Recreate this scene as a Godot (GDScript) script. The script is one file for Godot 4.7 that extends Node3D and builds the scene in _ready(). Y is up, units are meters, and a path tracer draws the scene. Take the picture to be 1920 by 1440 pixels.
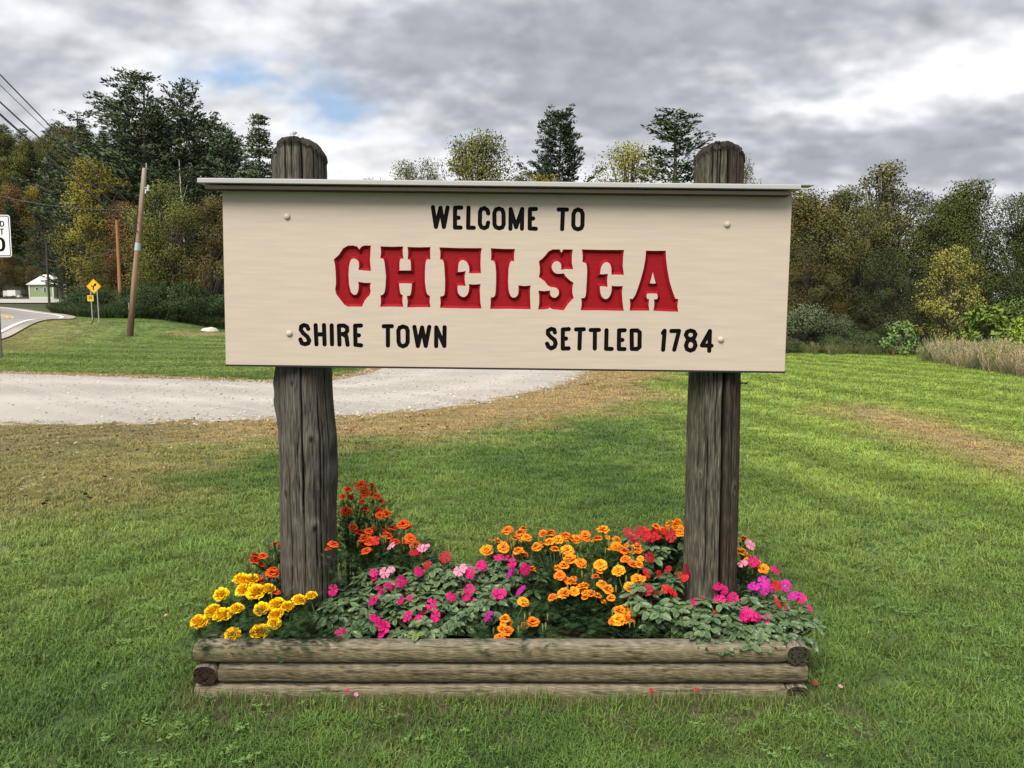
extends Node3D
# A carved wooden town sign on two log posts over a flower planter, a lawn, a gravel drive, a country road and autumn woods.
# Metres; the camera stands at the origin looking along -Z. "d" below is the distance ahead (-z).

var rng := RandomNumberGenerator.new()
var taken := {}
var noise_a := FastNoiseLite.new()
var noise_b := FastNoiseLite.new()
var noise_c := FastNoiseLite.new()
var mats := {}
var bare_trunk := ArrayMesh.new()

const RED_LETTERS := {
	"c": [[-690,148],[-641,150],[-628,133],[-616,150],[-579,150],[-583,86],[-579,42],[-608,44],[-632,46],[-629,70],[-633,85],[-642,92],[-652,94],[-662,92],[-668,82],[-673,58],[-675,23],[-673,-14],[-668,-41],[-661,-55],[-650,-61],[-640,-57],[-633,-40],[-632,-20],[-634,-4],[-608,-8],[-579,-8],[-584,-22],[-579,-55],[-604,-78],[-618,-110],[-653,-110],[-687,-111],[-712,-79],[-734,-51],[-729,-11],[-730,36],[-733,69],[-738,89],[-716,109]],
	"h": [[-538,147],[-491,146],[-441,148],[-444,125],[-440,97],[-453,95],[-457,83],[-457,46],[-408,47],[-409,81],[-412,92],[-422,94],[-420,121],[-423,146],[-376,145],[-325,147],[-326,122],[-325,94],[-340,95],[-346,82],[-348,45],[-348,1],[-344,-32],[-339,-54],[-326,-61],[-328,-85],[-324,-109],[-375,-109],[-424,-111],[-422,-86],[-426,-62],[-412,-60],[-407,-46],[-404,-9],[-433,-8],[-459,-9],[-456,-36],[-453,-54],[-443,-59],[-445,-84],[-441,-109],[-491,-108],[-540,-110],[-536,-86],[-539,-61],[-525,-56],[-518,-37],[-515,21],[-519,60],[-523,91],[-529,96],[-539,97],[-536,121]],
	"e": [[-287,146],[-196,144],[-106,145],[-110,120],[-111,81],[-109,39],[-134,38],[-160,38],[-158,56],[-162,73],[-171,88],[-187,95],[-201,88],[-206,73],[-207,43],[-191,43],[-174,48],[-178,27],[-178,3],[-173,-16],[-191,-15],[-208,-15],[-209,-37],[-202,-55],[-185,-65],[-171,-60],[-161,-43],[-159,-26],[-160,-8],[-136,-10],[-110,-7],[-113,-32],[-110,-85],[-105,-112],[-195,-112],[-283,-111],[-281,-87],[-283,-62],[-271,-61],[-263,-53],[-262,2],[-265,57],[-268,85],[-274,94],[-284,95],[-282,122]],
	"l": [[-68,145],[-16,143],[36,143],[31,117],[33,91],[20,92],[14,84],[9,58],[8,5],[10,-28],[16,-52],[26,-63],[39,-63],[51,-52],[53,-32],[52,-11],[79,-13],[105,-10],[102,-33],[104,-82],[106,-112],[22,-111],[-68,-113],[-66,-89],[-66,-64],[-52,-62],[-46,-51],[-44,-7],[-44,40],[-48,84],[-55,92],[-67,94],[-65,118]],
	"s": [[184,143],[226,144],[234,130],[241,144],[282,144],[279,118],[279,88],[285,60],[256,61],[233,57],[235,70],[233,83],[225,91],[215,95],[202,90],[194,78],[193,65],[199,52],[210,42],[226,40],[245,43],[261,21],[288,3],[283,-18],[284,-40],[290,-62],[266,-87],[248,-115],[219,-112],[197,-111],[189,-103],[181,-111],[138,-113],[142,-86],[142,-57],[138,-32],[162,-34],[189,-31],[188,-46],[194,-57],[207,-63],[218,-58],[226,-47],[226,-32],[219,-21],[204,-17],[187,-16],[175,-6],[164,9],[139,25],[143,46],[142,68],[138,92],[160,110]],
	"e_001": [[320,145],[406,144],[501,145],[498,119],[497,77],[503,39],[472,40],[449,39],[449,63],[445,81],[436,91],[425,93],[411,85],[403,67],[401,41],[417,41],[435,43],[431,19],[434,-13],[418,-10],[401,-11],[403,-34],[408,-52],[419,-63],[430,-65],[441,-58],[449,-42],[452,-25],[451,-8],[476,-9],[500,-8],[496,-33],[500,-77],[506,-114],[412,-113],[321,-114],[325,-88],[322,-62],[336,-61],[342,-50],[344,9],[345,53],[343,80],[338,88],[324,91],[325,119]],
	"a": [[594,143],[637,143],[679,144],[681,112],[688,66],[699,14],[714,-30],[726,-59],[739,-61],[735,-87],[740,-115],[685,-114],[633,-112],[637,-86],[634,-63],[647,-62],[651,-51],[647,-39],[627,-38],[604,-39],[601,-52],[607,-63],[614,-62],[612,-87],[616,-112],[573,-112],[531,-113],[533,-88],[530,-61],[542,-63],[552,-50],[562,-23],[574,17],[586,65],[593,111]],
}
const A_COUNTER := [[626,52],[615,5],[627,4],[640,5]]
const BLACK_LETTERS := [
	["w", 8.0, [[[-315,314],[-302,232]], [[-302,232],[-283,312]], [[-283,312],[-268,232]], [[-268,232],[-253,313]]]],
	["e", 8.0, [[[-221,313],[-221,230]], [[-221,313],[-195,314]], [[-221,271],[-206,271]], [[-221,230],[-197,230]]]],
	["l", 8.0, [[[-164,314],[-165,230]], [[-165,230],[-141,230]]]],
	["c", 8.0, [[[-80,291],[-83,304],[-96,313],[-110,308],[-115,295],[-115,246],[-108,233],[-96,229],[-84,235],[-80,252]]]],
	["o", 8.0, [[[-34,312],[-21,307],[-15,292],[-14,246],[-20,233],[-33,229]], [[-33,229],[-47,234],[-53,245],[-54,292],[-48,307],[-34,312]]]],
	["m", 8.0, [[[15,228],[15,310]], [[15,310],[39,235]], [[39,235],[64,311]], [[64,311],[64,229]]]],
	["e", 8.0, [[[97,311],[97,230]], [[97,311],[122,312]], [[97,272],[111,272]], [[97,230],[123,229]]]],
	["t", 8.0, [[[219,311],[254,311]], [[237,311],[235,229]]]],
	["o", 8.0, [[[301,312],[315,307],[321,293],[321,246],[316,234],[302,229]], [[302,229],[288,234],[282,246],[282,292],[288,306],[301,312]]]],
	["s", 8.2, [[[-850,-208],[-855,-196],[-868,-192],[-880,-198],[-882,-212],[-872,-227],[-854,-242],[-846,-258],[-851,-270],[-865,-274],[-878,-270],[-884,-254]]]],
	["h", 8.2, [[[-818,-192],[-815,-274]], [[-782,-191],[-780,-274]], [[-816,-231],[-781,-231]]]],
	["i", 8.2, [[[-749,-192],[-748,-273]]]],
	["r", 8.2, [[[-718,-193],[-716,-274]], [[-718,-193],[-696,-192],[-683,-200],[-682,-214],[-689,-226],[-715,-230]], [[-700,-230],[-686,-238],[-681,-274]]]],
	["e", 8.2, [[[-648,-192],[-647,-272]], [[-648,-192],[-623,-191]], [[-648,-233],[-632,-233]], [[-647,-274],[-623,-276]]]],
	["t", 8.2, [[[-525,-193],[-490,-192]], [[-507,-192],[-507,-275]]]],
	["o", 8.2, [[[-442,-193],[-427,-198],[-422,-210],[-422,-260],[-429,-272],[-442,-278]], [[-442,-278],[-456,-272],[-461,-259],[-462,-211],[-456,-198],[-442,-193]]]],
	["w", 8.2, [[[-393,-194],[-378,-276]], [[-378,-276],[-360,-196]], [[-360,-196],[-344,-275]], [[-344,-275],[-329,-193]]]],
	["n", 8.2, [[[-299,-275],[-299,-195]], [[-299,-195],[-264,-274]], [[-264,-274],[-263,-194]]]],
	["s", 8.2, [[[212,-210],[208,-198],[196,-195],[182,-203],[182,-217],[194,-230],[211,-243],[216,-258],[211,-272],[197,-279],[185,-272],[179,-259]]]],
	["e", 8.2, [[[246,-197],[247,-279]], [[246,-197],[271,-195]], [[247,-236],[260,-236]], [[247,-279],[272,-278]]]],
	["t", 8.2, [[[303,-196],[336,-195]], [[320,-196],[319,-278]]]],
	["t", 8.2, [[[366,-198],[401,-197]], [[384,-197],[385,-277]]]],
	["l", 8.2, [[[434,-198],[434,-278]], [[434,-278],[458,-278]]]],
	["e", 8.2, [[[488,-198],[489,-278]], [[488,-198],[512,-197]], [[488,-239],[503,-239]], [[489,-278],[513,-278]]]],
	["d", 8.2, [[[542,-198],[545,-277]], [[542,-198],[566,-197],[577,-206],[578,-268],[568,-277],[545,-277]]]],
	["one", 8.2, [[[677,-207],[684,-197]], [[684,-197],[680,-279]]]],
	["seven", 8.2, [[[713,-198],[746,-197]], [[746,-197],[728,-278]]]],
	["eight", 8.2, [[[796,-195],[810,-199],[817,-211],[811,-227],[797,-233]], [[797,-233],[783,-227],[776,-214],[782,-200],[796,-195]], [[797,-233],[814,-242],[819,-259],[812,-275],[798,-281]], [[798,-281],[783,-275],[778,-259],[783,-242],[797,-233]]]],
	["four", 8.2, [[[879,-281],[879,-196]], [[879,-196],[847,-258]], [[847,-258],[888,-259]]]],
]
const MARIGOLDS := [
	["yellow", -1.20, -3.26, [[-1.29,0.328,-3.40],[-1.30,0.282,-3.32],[-1.25,0.270,-3.30],[-1.34,0.252,-3.27],[-1.20,0.288,-3.33],[-1.18,0.220,-3.22]]],
	["yellow", -1.06, -3.40, [[-1.22,0.369,-3.46],[-1.18,0.370,-3.46],[-1.20,0.340,-3.42],[-1.14,0.334,-3.41],[-1.09,0.344,-3.42],[-1.09,0.288,-3.33],[-1.03,0.300,-3.35]]],
	["yellow", -1.00, -3.27, [[-1.02,0.271,-3.30],[-1.02,0.249,-3.27],[-0.98,0.294,-3.34],[-0.94,0.312,-3.37],[-1.07,0.225,-3.23]]],
	["yellow", -0.84, -3.30, [[-0.89,0.324,-3.39]]],
	["red", -1.12, -3.78, [[-1.13,0.481,-3.66],[-1.17,0.443,-3.60],[-1.20,0.429,-3.58],[-1.10,0.387,-3.52],[-1.16,0.372,-3.49],[-1.06,0.333,-3.43]]],
	["red", -0.82, -3.86, [[-0.83,0.688,-3.92],[-0.85,0.660,-3.89],[-0.76,0.712,-3.92],[-0.74,0.670,-3.91],[-0.75,0.637,-3.87],[-0.82,0.603,-3.82],[-0.77,0.543,-3.74],[-0.78,0.571,-3.36]]],
	["red", -0.66, -3.84, [[-0.71,0.709,-3.92],[-0.68,0.660,-3.89],[-0.73,0.608,-3.83],[-0.62,0.592,-3.81],[-0.65,0.586,-3.80]]],
	["red", -0.66, -3.66, [[-0.74,0.522,-3.72],[-0.71,0.502,-3.69],[-0.69,0.528,-3.72],[-0.58,0.537,-3.74],[-0.68,0.493,-3.68],[-0.69,0.459,-3.63],[-0.60,0.510,-3.70]]],
	["red", -0.46, -3.70, [[-0.53,0.552,-3.76],[-0.56,0.490,-3.67],[-0.49,0.504,-3.69],[-0.46,0.479,-3.66]]],
	["orange", -0.02, -3.86, [[-0.02,0.529,-3.73],[-0.07,0.493,-3.68],[-0.04,0.472,-3.64],[-0.12,0.462,-3.63]]],
	["orange", 0.14, -3.80, [[0.04,0.522,-3.72],[0.01,0.503,-3.69],[0.07,0.506,-3.69],[0.19,0.519,-3.71],[0.15,0.519,-3.71]]],
	["orange", 0.48, -3.72, [[0.35,0.511,-3.70],[0.41,0.500,-3.69],[0.44,0.532,-3.73],[0.50,0.497,-3.68],[0.49,0.475,-3.65],[0.53,0.459,-3.63],[0.59,0.475,-3.65],[0.60,0.459,-3.63],[0.51,0.468,-3.64],[0.53,0.432,-3.59],[0.56,0.418,-3.56]]],
	["orange", 0.20, -3.56, [[0.03,0.459,-3.63],[0.12,0.472,-3.64],[0.18,0.490,-3.67],[0.22,0.497,-3.68],[0.26,0.509,-3.70],[0.28,0.500,-3.69],[0.20,0.465,-3.64],[0.26,0.462,-3.63],[0.27,0.432,-3.59],[0.24,0.412,-3.56],[0.22,0.381,-3.51],[0.18,0.319,-3.40],[0.09,0.400,-3.54]]],
	["orange", 0.34, -3.46, [[0.32,0.419,-3.57],[0.41,0.412,-3.56],[0.38,0.378,-3.50],[0.27,0.361,-3.48],[0.32,0.348,-3.45],[0.28,0.335,-3.43],[0.35,0.327,-3.42],[0.38,0.322,-3.41],[0.33,0.330,-3.42],[0.43,0.343,-3.44],[0.23,0.326,-3.42]]],
	["orange", 0.52, -3.38, [[0.59,0.415,-3.56],[0.49,0.395,-3.53],[0.44,0.317,-3.40],[0.53,0.348,-3.45],[0.55,0.335,-3.43],[0.55,0.317,-3.40],[0.57,0.370,-3.49],[0.47,0.282,-3.34],[0.46,0.259,-3.29],[0.50,0.261,-3.30],[0.52,0.273,-3.32]]],
	["orange", 0.00, -3.27, [[-0.03,0.261,-3.30],[-0.04,0.236,-3.25],[-0.02,0.232,-3.24],[-0.05,0.208,-3.22],[0.09,0.254,-3.28],[0.05,0.304,-3.38]]],
	["orange", 0.78, -3.88, [[0.70,0.545,-3.75],[0.77,0.552,-3.76],[0.81,0.562,-3.77],[0.73,0.532,-3.73],[0.82,0.532,-3.73],[0.81,0.522,-3.72],[0.79,0.542,-3.74],[0.76,0.535,-3.73]]],
	["orange", 1.08, -3.62, [[1.11,0.500,-3.69],[1.10,0.426,-3.58],[1.13,0.418,-3.56],[1.16,0.400,-3.54],[1.08,0.456,-3.62]]],
]
const IMPATIENS := [
	[-0.70, -3.34, [[-0.80,0.333,-3.43,"magenta"],[-0.59,0.259,-3.29,"magenta"],[-0.56,0.241,-3.26,"magenta"],[-0.57,0.247,-3.27,"magenta"],[-0.72,0.223,-3.22,"magenta"],[-0.61,0.305,-3.38,"magenta"]]],
	[-0.56, -3.52, [[-0.65,0.487,-3.67,"red"],[-0.46,0.449,-3.61,"red"],[-0.63,0.385,-3.51,"magenta"],[-0.50,0.360,-3.47,"magenta"],[-0.59,0.333,-3.43,"magenta"],[-0.58,0.385,-3.51,"pale"],[-0.57,0.470,-3.64,"pale"]]],
	[-0.38, -3.34, [[-0.49,0.303,-3.38,"magenta"],[-0.54,0.235,-3.25,"magenta"],[-0.33,0.264,-3.30,"magenta"],[-0.35,0.292,-3.36,"magenta"],[-0.27,0.314,-3.40,"magenta"],[-0.45,0.264,-3.30,"magenta"]]],
	[-0.32, -3.56, [[-0.31,0.434,-3.59,"red"],[-0.39,0.409,-3.55,"red"],[-0.43,0.390,-3.52,"magenta"],[-0.41,0.465,-3.63,"pale"],[-0.24,0.390,-3.52,"pale"]]],
	[-0.14, -3.40, [[-0.20,0.319,-3.40,"magenta"],[-0.19,0.385,-3.51,"magenta"],[-0.08,0.317,-3.40,"magenta"],[-0.19,0.335,-3.43,"magenta"],[-0.07,0.322,-3.41,"magenta"],[-0.05,0.324,-3.41,"magenta"],[-0.10,0.262,-3.30,"violet"],[-0.10,0.263,-3.30,"violet"]]],
	[-0.02, -3.58, [[-0.14,0.405,-3.55,"magenta"],[-0.06,0.432,-3.59,"magenta"],[-0.00,0.415,-3.56,"magenta"],[0.06,0.395,-3.53,"magenta"],[-0.14,0.406,-3.55,"magenta"],[-0.01,0.381,-3.51,"violet"],[0.04,0.332,-3.43,"violet"]]],
	[0.68, -3.74, [[0.76,0.500,-3.69,"red"],[0.69,0.506,-3.69,"red"],[0.66,0.500,-3.69,"red"],[0.61,0.522,-3.72,"red"],[0.59,0.506,-3.69,"red"],[0.64,0.522,-3.72,"red"],[0.57,0.493,-3.68,"red"],[0.64,0.432,-3.59,"red"],[0.71,0.519,-3.71,"red"],[0.64,0.500,-3.69,"red"]]],
	[0.68, -3.40, [[0.61,0.370,-3.49,"red"],[0.78,0.356,-3.47,"red"],[0.80,0.383,-3.51,"red"],[0.71,0.383,-3.51,"red"],[0.60,0.322,-3.41,"red"],[0.71,0.317,-3.40,"red"]]],
	[0.86, -3.28, [[0.88,0.259,-3.29,"red"],[0.91,0.297,-3.36,"magenta"],[0.80,0.289,-3.35,"magenta"],[0.84,0.292,-3.36,"magenta"]]],
	[1.06, -3.42, [[1.18,0.335,-3.43,"red"],[1.11,0.406,-3.55,"magenta"],[1.20,0.381,-3.51,"magenta"],[0.92,0.332,-3.43,"magenta"],[0.94,0.322,-3.41,"magenta"],[0.97,0.299,-3.37,"magenta"],[1.08,0.332,-3.43,"violet"],[1.13,0.348,-3.45,"violet"],[1.12,0.322,-3.41,"violet"],[1.06,0.400,-3.54,"pale"],[1.12,0.462,-3.63,"pale"]]],
	[1.16, -3.30, [[1.16,0.287,-3.35,"red"],[1.27,0.299,-3.37,"magenta"],[1.29,0.275,-3.32,"magenta"],[1.22,0.335,-3.43,"violet"],[1.24,0.307,-3.38,"violet"]]],
	[1.02, -3.27, [[1.01,0.263,-3.30,"magenta"],[1.03,0.254,-3.28,"magenta"],[1.00,0.254,-3.28,"magenta"],[1.05,0.250,-3.28,"magenta"]]],
]
const MARIGOLD_LABELS := [
	"yellow marigold plant at the very corner of the planter, over the square end grain",
	"yellow marigold plant crowded against the knotty post, behind the other yellow ones",
	"yellow marigold plant with low heads over the top log, between the corner and the post",
	"yellow marigold with one small head in front of the foot of the knotty post",
	"red-orange marigold plant on the road side of the knotty post",
	"red-orange marigold plant hugging the knotty post, one head in front of it",
	"tallest red-orange marigold plant, its top heads clear of all the leaves",
	"red-orange marigold plant below the tallest one, above the coral blossoms",
	"red-orange marigold plant at the end of its group, toward the planter's middle",
	"orange marigold plant at the back, first of the orange mass from the knotty post",
	"orange marigold plant at the back with many green buds standing above it",
	"orange marigold plant at the back, next to the dark red impatiens",
	"orange marigold plant in the heart of the orange mass, largest of all",
	"orange marigold plant with a row of amber heads above dark feathery leaves",
	"orange marigold plant with heads drooping low beside the red impatiens",
	"orange marigold plant hanging over the top log at the planter's middle",
	"orange marigold plant right behind the red impatiens at the cracked post",
	"orange marigold plant on the far side of the cracked post, by the magenta flowers",
]
const IMPATIENS_LABELS := [
	"magenta impatiens in front of the knotty post's foot, beside the yellow marigolds",
	"coral and magenta impatiens below the red-orange marigolds",
	"magenta impatiens with a big cluster of heads over the front log, leaves partly yellow-green",
	"leafy impatiens behind the big magenta cluster, with few small heads",
	"magenta impatiens with a violet head low at the planter's middle",
	"pink impatiens just before the back orange marigolds",
	"dark red impatiens at the back, against the cracked post",
	"red impatiens between the orange mass and the cracked post's foot",
	"magenta impatiens in front of the cracked post's foot, a row of heads along it",
	"violet and magenta impatiens heaped beside the cracked post",
	"magenta impatiens spilling over the planter's corner above the round log end",
	"magenta impatiens low over the top log near the round log end",
]

# ---------- mesh builder ----------
class Shape:
	var v := PackedVector3Array()
	var n := PackedVector3Array()
	var c := PackedColorArray()
	var i := PackedInt32Array()
	func tri(a: Vector3, b: Vector3, d: Vector3, col: Color) -> void:
		var k := v.size()
		var nn := (d - a).cross(b - a).normalized()
		v.append(a); v.append(b); v.append(d)
		for q in 3:
			n.append(nn); c.append(col); i.append(k + q)
	func quad(a: Vector3, b: Vector3, d: Vector3, e: Vector3, col: Color) -> void:
		var k := v.size()
		var nn := (d - a).cross(b - a)
		if nn.length_squared() < 1e-14: nn = (e - a).cross(d - a)
		nn = nn.normalized()
		v.append(a); v.append(b); v.append(d); v.append(e)
		for q in 4:
			n.append(nn); c.append(col)
		i.append(k); i.append(k + 1); i.append(k + 2); i.append(k); i.append(k + 2); i.append(k + 3)
	func leaf(p: Vector3, along: Vector3, side: Vector3, col: Color) -> void:
		quad(p, p + along * 0.45 + side, p + along, p + along * 0.45 - side, col)
	func soft_normal(out_: Vector3, share: float) -> void:
		# the last leaf is lit more like the leaf mass it belongs to
		var k := n.size() - 4
		var nn := n[k].lerp(out_, share).normalized()
		for q in 4: n[k + q] = nn
	func box(at: Vector3, size: Vector3, col: Color, turn := Basis.IDENTITY) -> void:
		var h := size / 2.0
		for ax in 3:
			for s in [-1.0, 1.0]:
				var nn := Vector3.ZERO; nn[ax] = s
				var u := Vector3.ZERO; u[(ax + 1) % 3] = 1.0
				var w := nn.cross(u)
				var cc := nn * h; var uu := u * h; var ww := w * h
				quad(at + turn * (cc - uu - ww), at + turn * (cc - uu + ww), at + turn * (cc + uu + ww), at + turn * (cc + uu - ww), col)
	func tube(pts: Array, radii: Array, sides: int, col: Color) -> void:
		var base := v.size()
		var up := Vector3(0.31, 0.2, 0.93)
		for k in pts.size():
			var t: Vector3 = (pts[mini(k + 1, pts.size() - 1)] - pts[maxi(k - 1, 0)]).normalized()
			var e1 := t.cross(up).normalized()
			if e1.length() < 0.5: e1 = t.cross(Vector3.RIGHT).normalized()
			var e2 := t.cross(e1)
			for s in sides:
				var a := TAU * s / sides
				var r := e1 * cos(a) + e2 * sin(a)
				v.append(pts[k] + r * radii[k]); n.append(r); c.append(col)
		for k in pts.size() - 1:
			for s in sides:
				var a0 := base + k * sides + s
				var a1 := base + k * sides + (s + 1) % sides
				var b0 := a0 + sides
				var b1 := a1 + sides
				i.append(a0); i.append(b0); i.append(a1); i.append(a1); i.append(b0); i.append(b1)
	func done(m: Material = null) -> ArrayMesh:
		var out := ArrayMesh.new()
		var a := []
		a.resize(Mesh.ARRAY_MAX)
		a[Mesh.ARRAY_VERTEX] = v; a[Mesh.ARRAY_NORMAL] = n; a[Mesh.ARRAY_COLOR] = c; a[Mesh.ARRAY_INDEX] = i
		out.add_surface_from_arrays(Mesh.PRIMITIVE_TRIANGLES, a)
		if m: out.surface_set_material(0, m)
		return out

func grid(nu: int, nv: int, at: Callable, tint: Callable, m: Material, around := false) -> ArrayMesh:
	# a smooth sheet of (nu+1) x (nv+1) points; around: u closes on itself
	var st := SurfaceTool.new()
	st.begin(Mesh.PRIMITIVE_TRIANGLES)
	st.set_smooth_group(0)
	var w := nu if around else nu + 1
	for j in nv + 1:
		for k in w:
			st.set_color(tint.call(float(k) / nu, float(j) / nv))
			st.add_vertex(at.call(float(k) / nu, float(j) / nv))
	for j in nv:
		for k in nu:
			var a := j * w + k
			var b := j * w + (k + 1) % w
			st.add_index(a); st.add_index(a + w); st.add_index(b)
			st.add_index(b); st.add_index(a + w); st.add_index(b + w)
	st.generate_normals()
	st.set_material(m)
	return st.commit()

# ---------- scene tree ----------
func numbered(called: String) -> String:
	taken[called] = taken.get(called, -1) + 1
	return called if taken[called] == 0 else "%s_%03d" % [called, taken[called]]

func tag(o: Node, label: String, category: String, group := "", kind := "") -> Node:
	if label: o.set_meta("label", label)
	if category: o.set_meta("category", category)
	if group: o.set_meta("group", group)
	if kind: o.set_meta("kind", kind)
	return o

func thing(called: String, label: String, category: String, at := Vector3.ZERO, group := "") -> Node3D:
	var o := Node3D.new()
	o.name = numbered(called)
	add_child(o)
	o.position = at
	tag(o, label, category, group)
	return o

func part(parent: Node, called: String, mesh: Mesh, m: Material = null, where := Transform3D.IDENTITY, kind := "") -> MeshInstance3D:
	var o := MeshInstance3D.new()
	o.mesh = mesh
	o.name = called if parent != self else numbered(called)
	if m: o.material_override = m
	o.transform = where
	parent.add_child(o, true)
	if kind: o.set_meta("kind", kind)
	return o

func scatter(called: String, mesh: Mesh, xf: Array, cols: Array, label: String, category: String, parent: Node = self) -> MultiMeshInstance3D:
	var mm := MultiMesh.new()
	mm.transform_format = MultiMesh.TRANSFORM_3D
	mm.use_colors = true
	mm.mesh = mesh
	mm.instance_count = xf.size()
	for k in xf.size():
		mm.set_instance_transform(k, xf[k])
		mm.set_instance_color(k, cols[k])
	var o := MultiMeshInstance3D.new()
	o.multimesh = mm
	o.name = numbered(called) if parent == self else called
	parent.add_child(o, true)
	tag(o, label, category, "", "stuff")
	return o

func tinted(key: String, rough := 0.85, spec := 0.4) -> StandardMaterial3D:
	# colours come from the vertices
	if not mats.has(key):
		var m := StandardMaterial3D.new()
		m.resource_name = key
		m.vertex_color_use_as_albedo = true
		m.roughness = rough
		m.metallic_specular = spec
		mats[key] = m
	return mats[key]

func plain(key: String, c: Color, rough := 0.7, metal := 0.0) -> StandardMaterial3D:
	# c: linear base colour
	if not mats.has(key):
		var m := StandardMaterial3D.new()
		m.resource_name = key
		m.albedo_color = c.linear_to_srgb()
		m.roughness = rough
		m.metallic = metal
		mats[key] = m
	return mats[key]

func noise_tex(freq: float, octaves: int, lo: Color, hi: Color, seed_: int, kind := FastNoiseLite.TYPE_SIMPLEX_SMOOTH, size := 512) -> NoiseTexture2D:
	var f := FastNoiseLite.new()
	f.noise_type = kind
	f.seed = seed_
	f.frequency = freq
	f.fractal_octaves = octaves
	var t := NoiseTexture2D.new()
	t.width = size; t.height = size
	t.seamless = true
	t.noise = f
	var g := Gradient.new()
	g.set_color(0, lo); g.set_color(1, hi)
	t.color_ramp = g
	return t

func ss(a: float, b: float, x: float) -> float:
	var t := clampf((x - a) / (b - a), 0.0, 1.0)
	return t * t * (3.0 - 2.0 * t)

func rr(a: float, b: float) -> float:
	return rng.randf_range(a, b)

func jit(c: Color, amount: float) -> Color:
	var k := 1.0 + rr(-amount, amount)
	return Color(c.r * k * (1.0 + rr(-0.4, 0.4) * amount), c.g * k, c.b * k * (1.0 + rr(-0.4, 0.4) * amount))

# ---------- the lie of the land ----------
var drive_near := [Vector2(-40, 10.4), Vector2(-20, 10.6), Vector2(-7.3, 11.1), Vector2(-4.4, 11.5), Vector2(-2.6, 12.0), Vector2(-1.0, 13.3), Vector2(0.4, 15.6), Vector2(1.7, 19.6), Vector2(2.2, 26), Vector2(1.4, 36), Vector2(-0.5, 47), Vector2(-3, 56)]
var drive_far := [Vector2(-40, 30), Vector2(-22, 23.5), Vector2(-17, 21.2), Vector2(-13.3, 20.4), Vector2(-8.4, 18.8), Vector2(-5.5, 17.7), Vector2(-4.1, 18.6), Vector2(-3.6, 22.4), Vector2(-4.2, 29), Vector2(-5.4, 37), Vector2(-7, 47), Vector2(-9, 56)]
var drive_poly := PackedVector2Array()
var road_edge := [Vector2(-13, -30), Vector2(-15, -10), Vector2(-17, 5), Vector2(-19.5, 18), Vector2(-22.4, 28), Vector2(-25.8, 37), Vector2(-29.5, 45), Vector2(-33, 54), Vector2(-35, 61), Vector2(-37.2, 66.5), Vector2(-41, 72), Vector2(-48, 80), Vector2(-61, 95), Vector2(-80, 112), Vector2(-112, 130), Vector2(-160, 150)]
var road_line := PackedVector2Array()   # smoothed edge on the camera's side
var road_poly := PackedVector2Array()

func smooth_line(pts: Array, steps: int) -> PackedVector2Array:
	var out := PackedVector2Array()
	for k in pts.size() - 1:
		var p0: Vector2 = pts[maxi(k - 1, 0)]
		var p3: Vector2 = pts[mini(k + 2, pts.size() - 1)]
		for s in steps:
			out.append((pts[k] as Vector2).cubic_interpolate(pts[k + 1], p0, p3, float(s) / steps))
	out.append(pts[-1])
	return out

func beside(line: PackedVector2Array, k: int, off: float) -> Vector2:
	# a point at "off" to the road side of its edge
	var t := (line[mini(k + 1, line.size() - 1)] - line[maxi(k - 1, 0)]).normalized()
	return line[k] + Vector2(t.y, -t.x) * off

func land(x: float, d: float) -> float:
	var west := ss(-22.0, -31.0, x)
	var h := west * ss(44.0, 58.0, d) + west * maxf(0.0, d - 64.0) * 0.035
	h += ss(-75.0, -120.0, x) * 34.0 * ss(150.0, 245.0, d)
	h += ss(60.0, 220.0, d) * 1.2 * ss(-20.0, 0.0, x)
	return h

func line_distance(p: Vector2, line: PackedVector2Array) -> float:
	var best := 1e9
	for k in line.size() - 1:
		best = minf(best, Geometry2D.get_closest_point_to_segment(p, line[k], line[k + 1]).distance_squared_to(p))
	return sqrt(best)

func dryness(x: float, d: float) -> float:
	# scorched, straw-coloured turf beside the gravel and along a strip on the east lawn
	var p := Vector2(x, d)
	var out := 0.0
	var wob := noise_a.get_noise_2d(x * 60.0, d * 60.0)
	if d < 60.0 and x < 8.0:
		var dist := line_distance(p, near_line)
		var reach := 3.3 if d < 16.0 else 2.4
		out = 1.0 - ss(reach * 0.45, reach * 1.1, dist + wob * 1.0)
		if d > 17.0 and x < 0.0: out = maxf(0.0, 1.0 - ss(0.3, 0.9, line_distance(p, far_line) + wob * 0.3))
		out = maxf(out, 0.75 * ss(-2.2, -4.2, x + wob * 1.2) * ss(4.7, 7.0, d + wob) * ss(12.5, 11.5, d))
	if x > 2.0 and d < 20.0:
		var s := (x - 5.55 - (d - 10.0) * 0.06) / (0.75 + wob * 0.35)
		out = maxf(out, 1.0 * exp(-s * s) * ss(6.4, 8.0, d) * ss(14.5, 12.0, d))
	if x < -15.0 and d > 30.0:
		var e := Vector2((x + 21.0) / 4.5, (d - 57.0) / 6.0).length()
		out = maxf(out, 0.7 * (1.0 - ss(0.5, 1.0, e + wob * 0.3)))
		out = maxf(out, 0.4 * (1.0 - ss(2.0, 7.0, line_distance(p, road_line) + wob * 3.0)) * ss(62.0, 55.0, d))
	return clampf(out, 0.0, 1.0)

var near_line := PackedVector2Array()
var far_line := PackedVector2Array()

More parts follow.
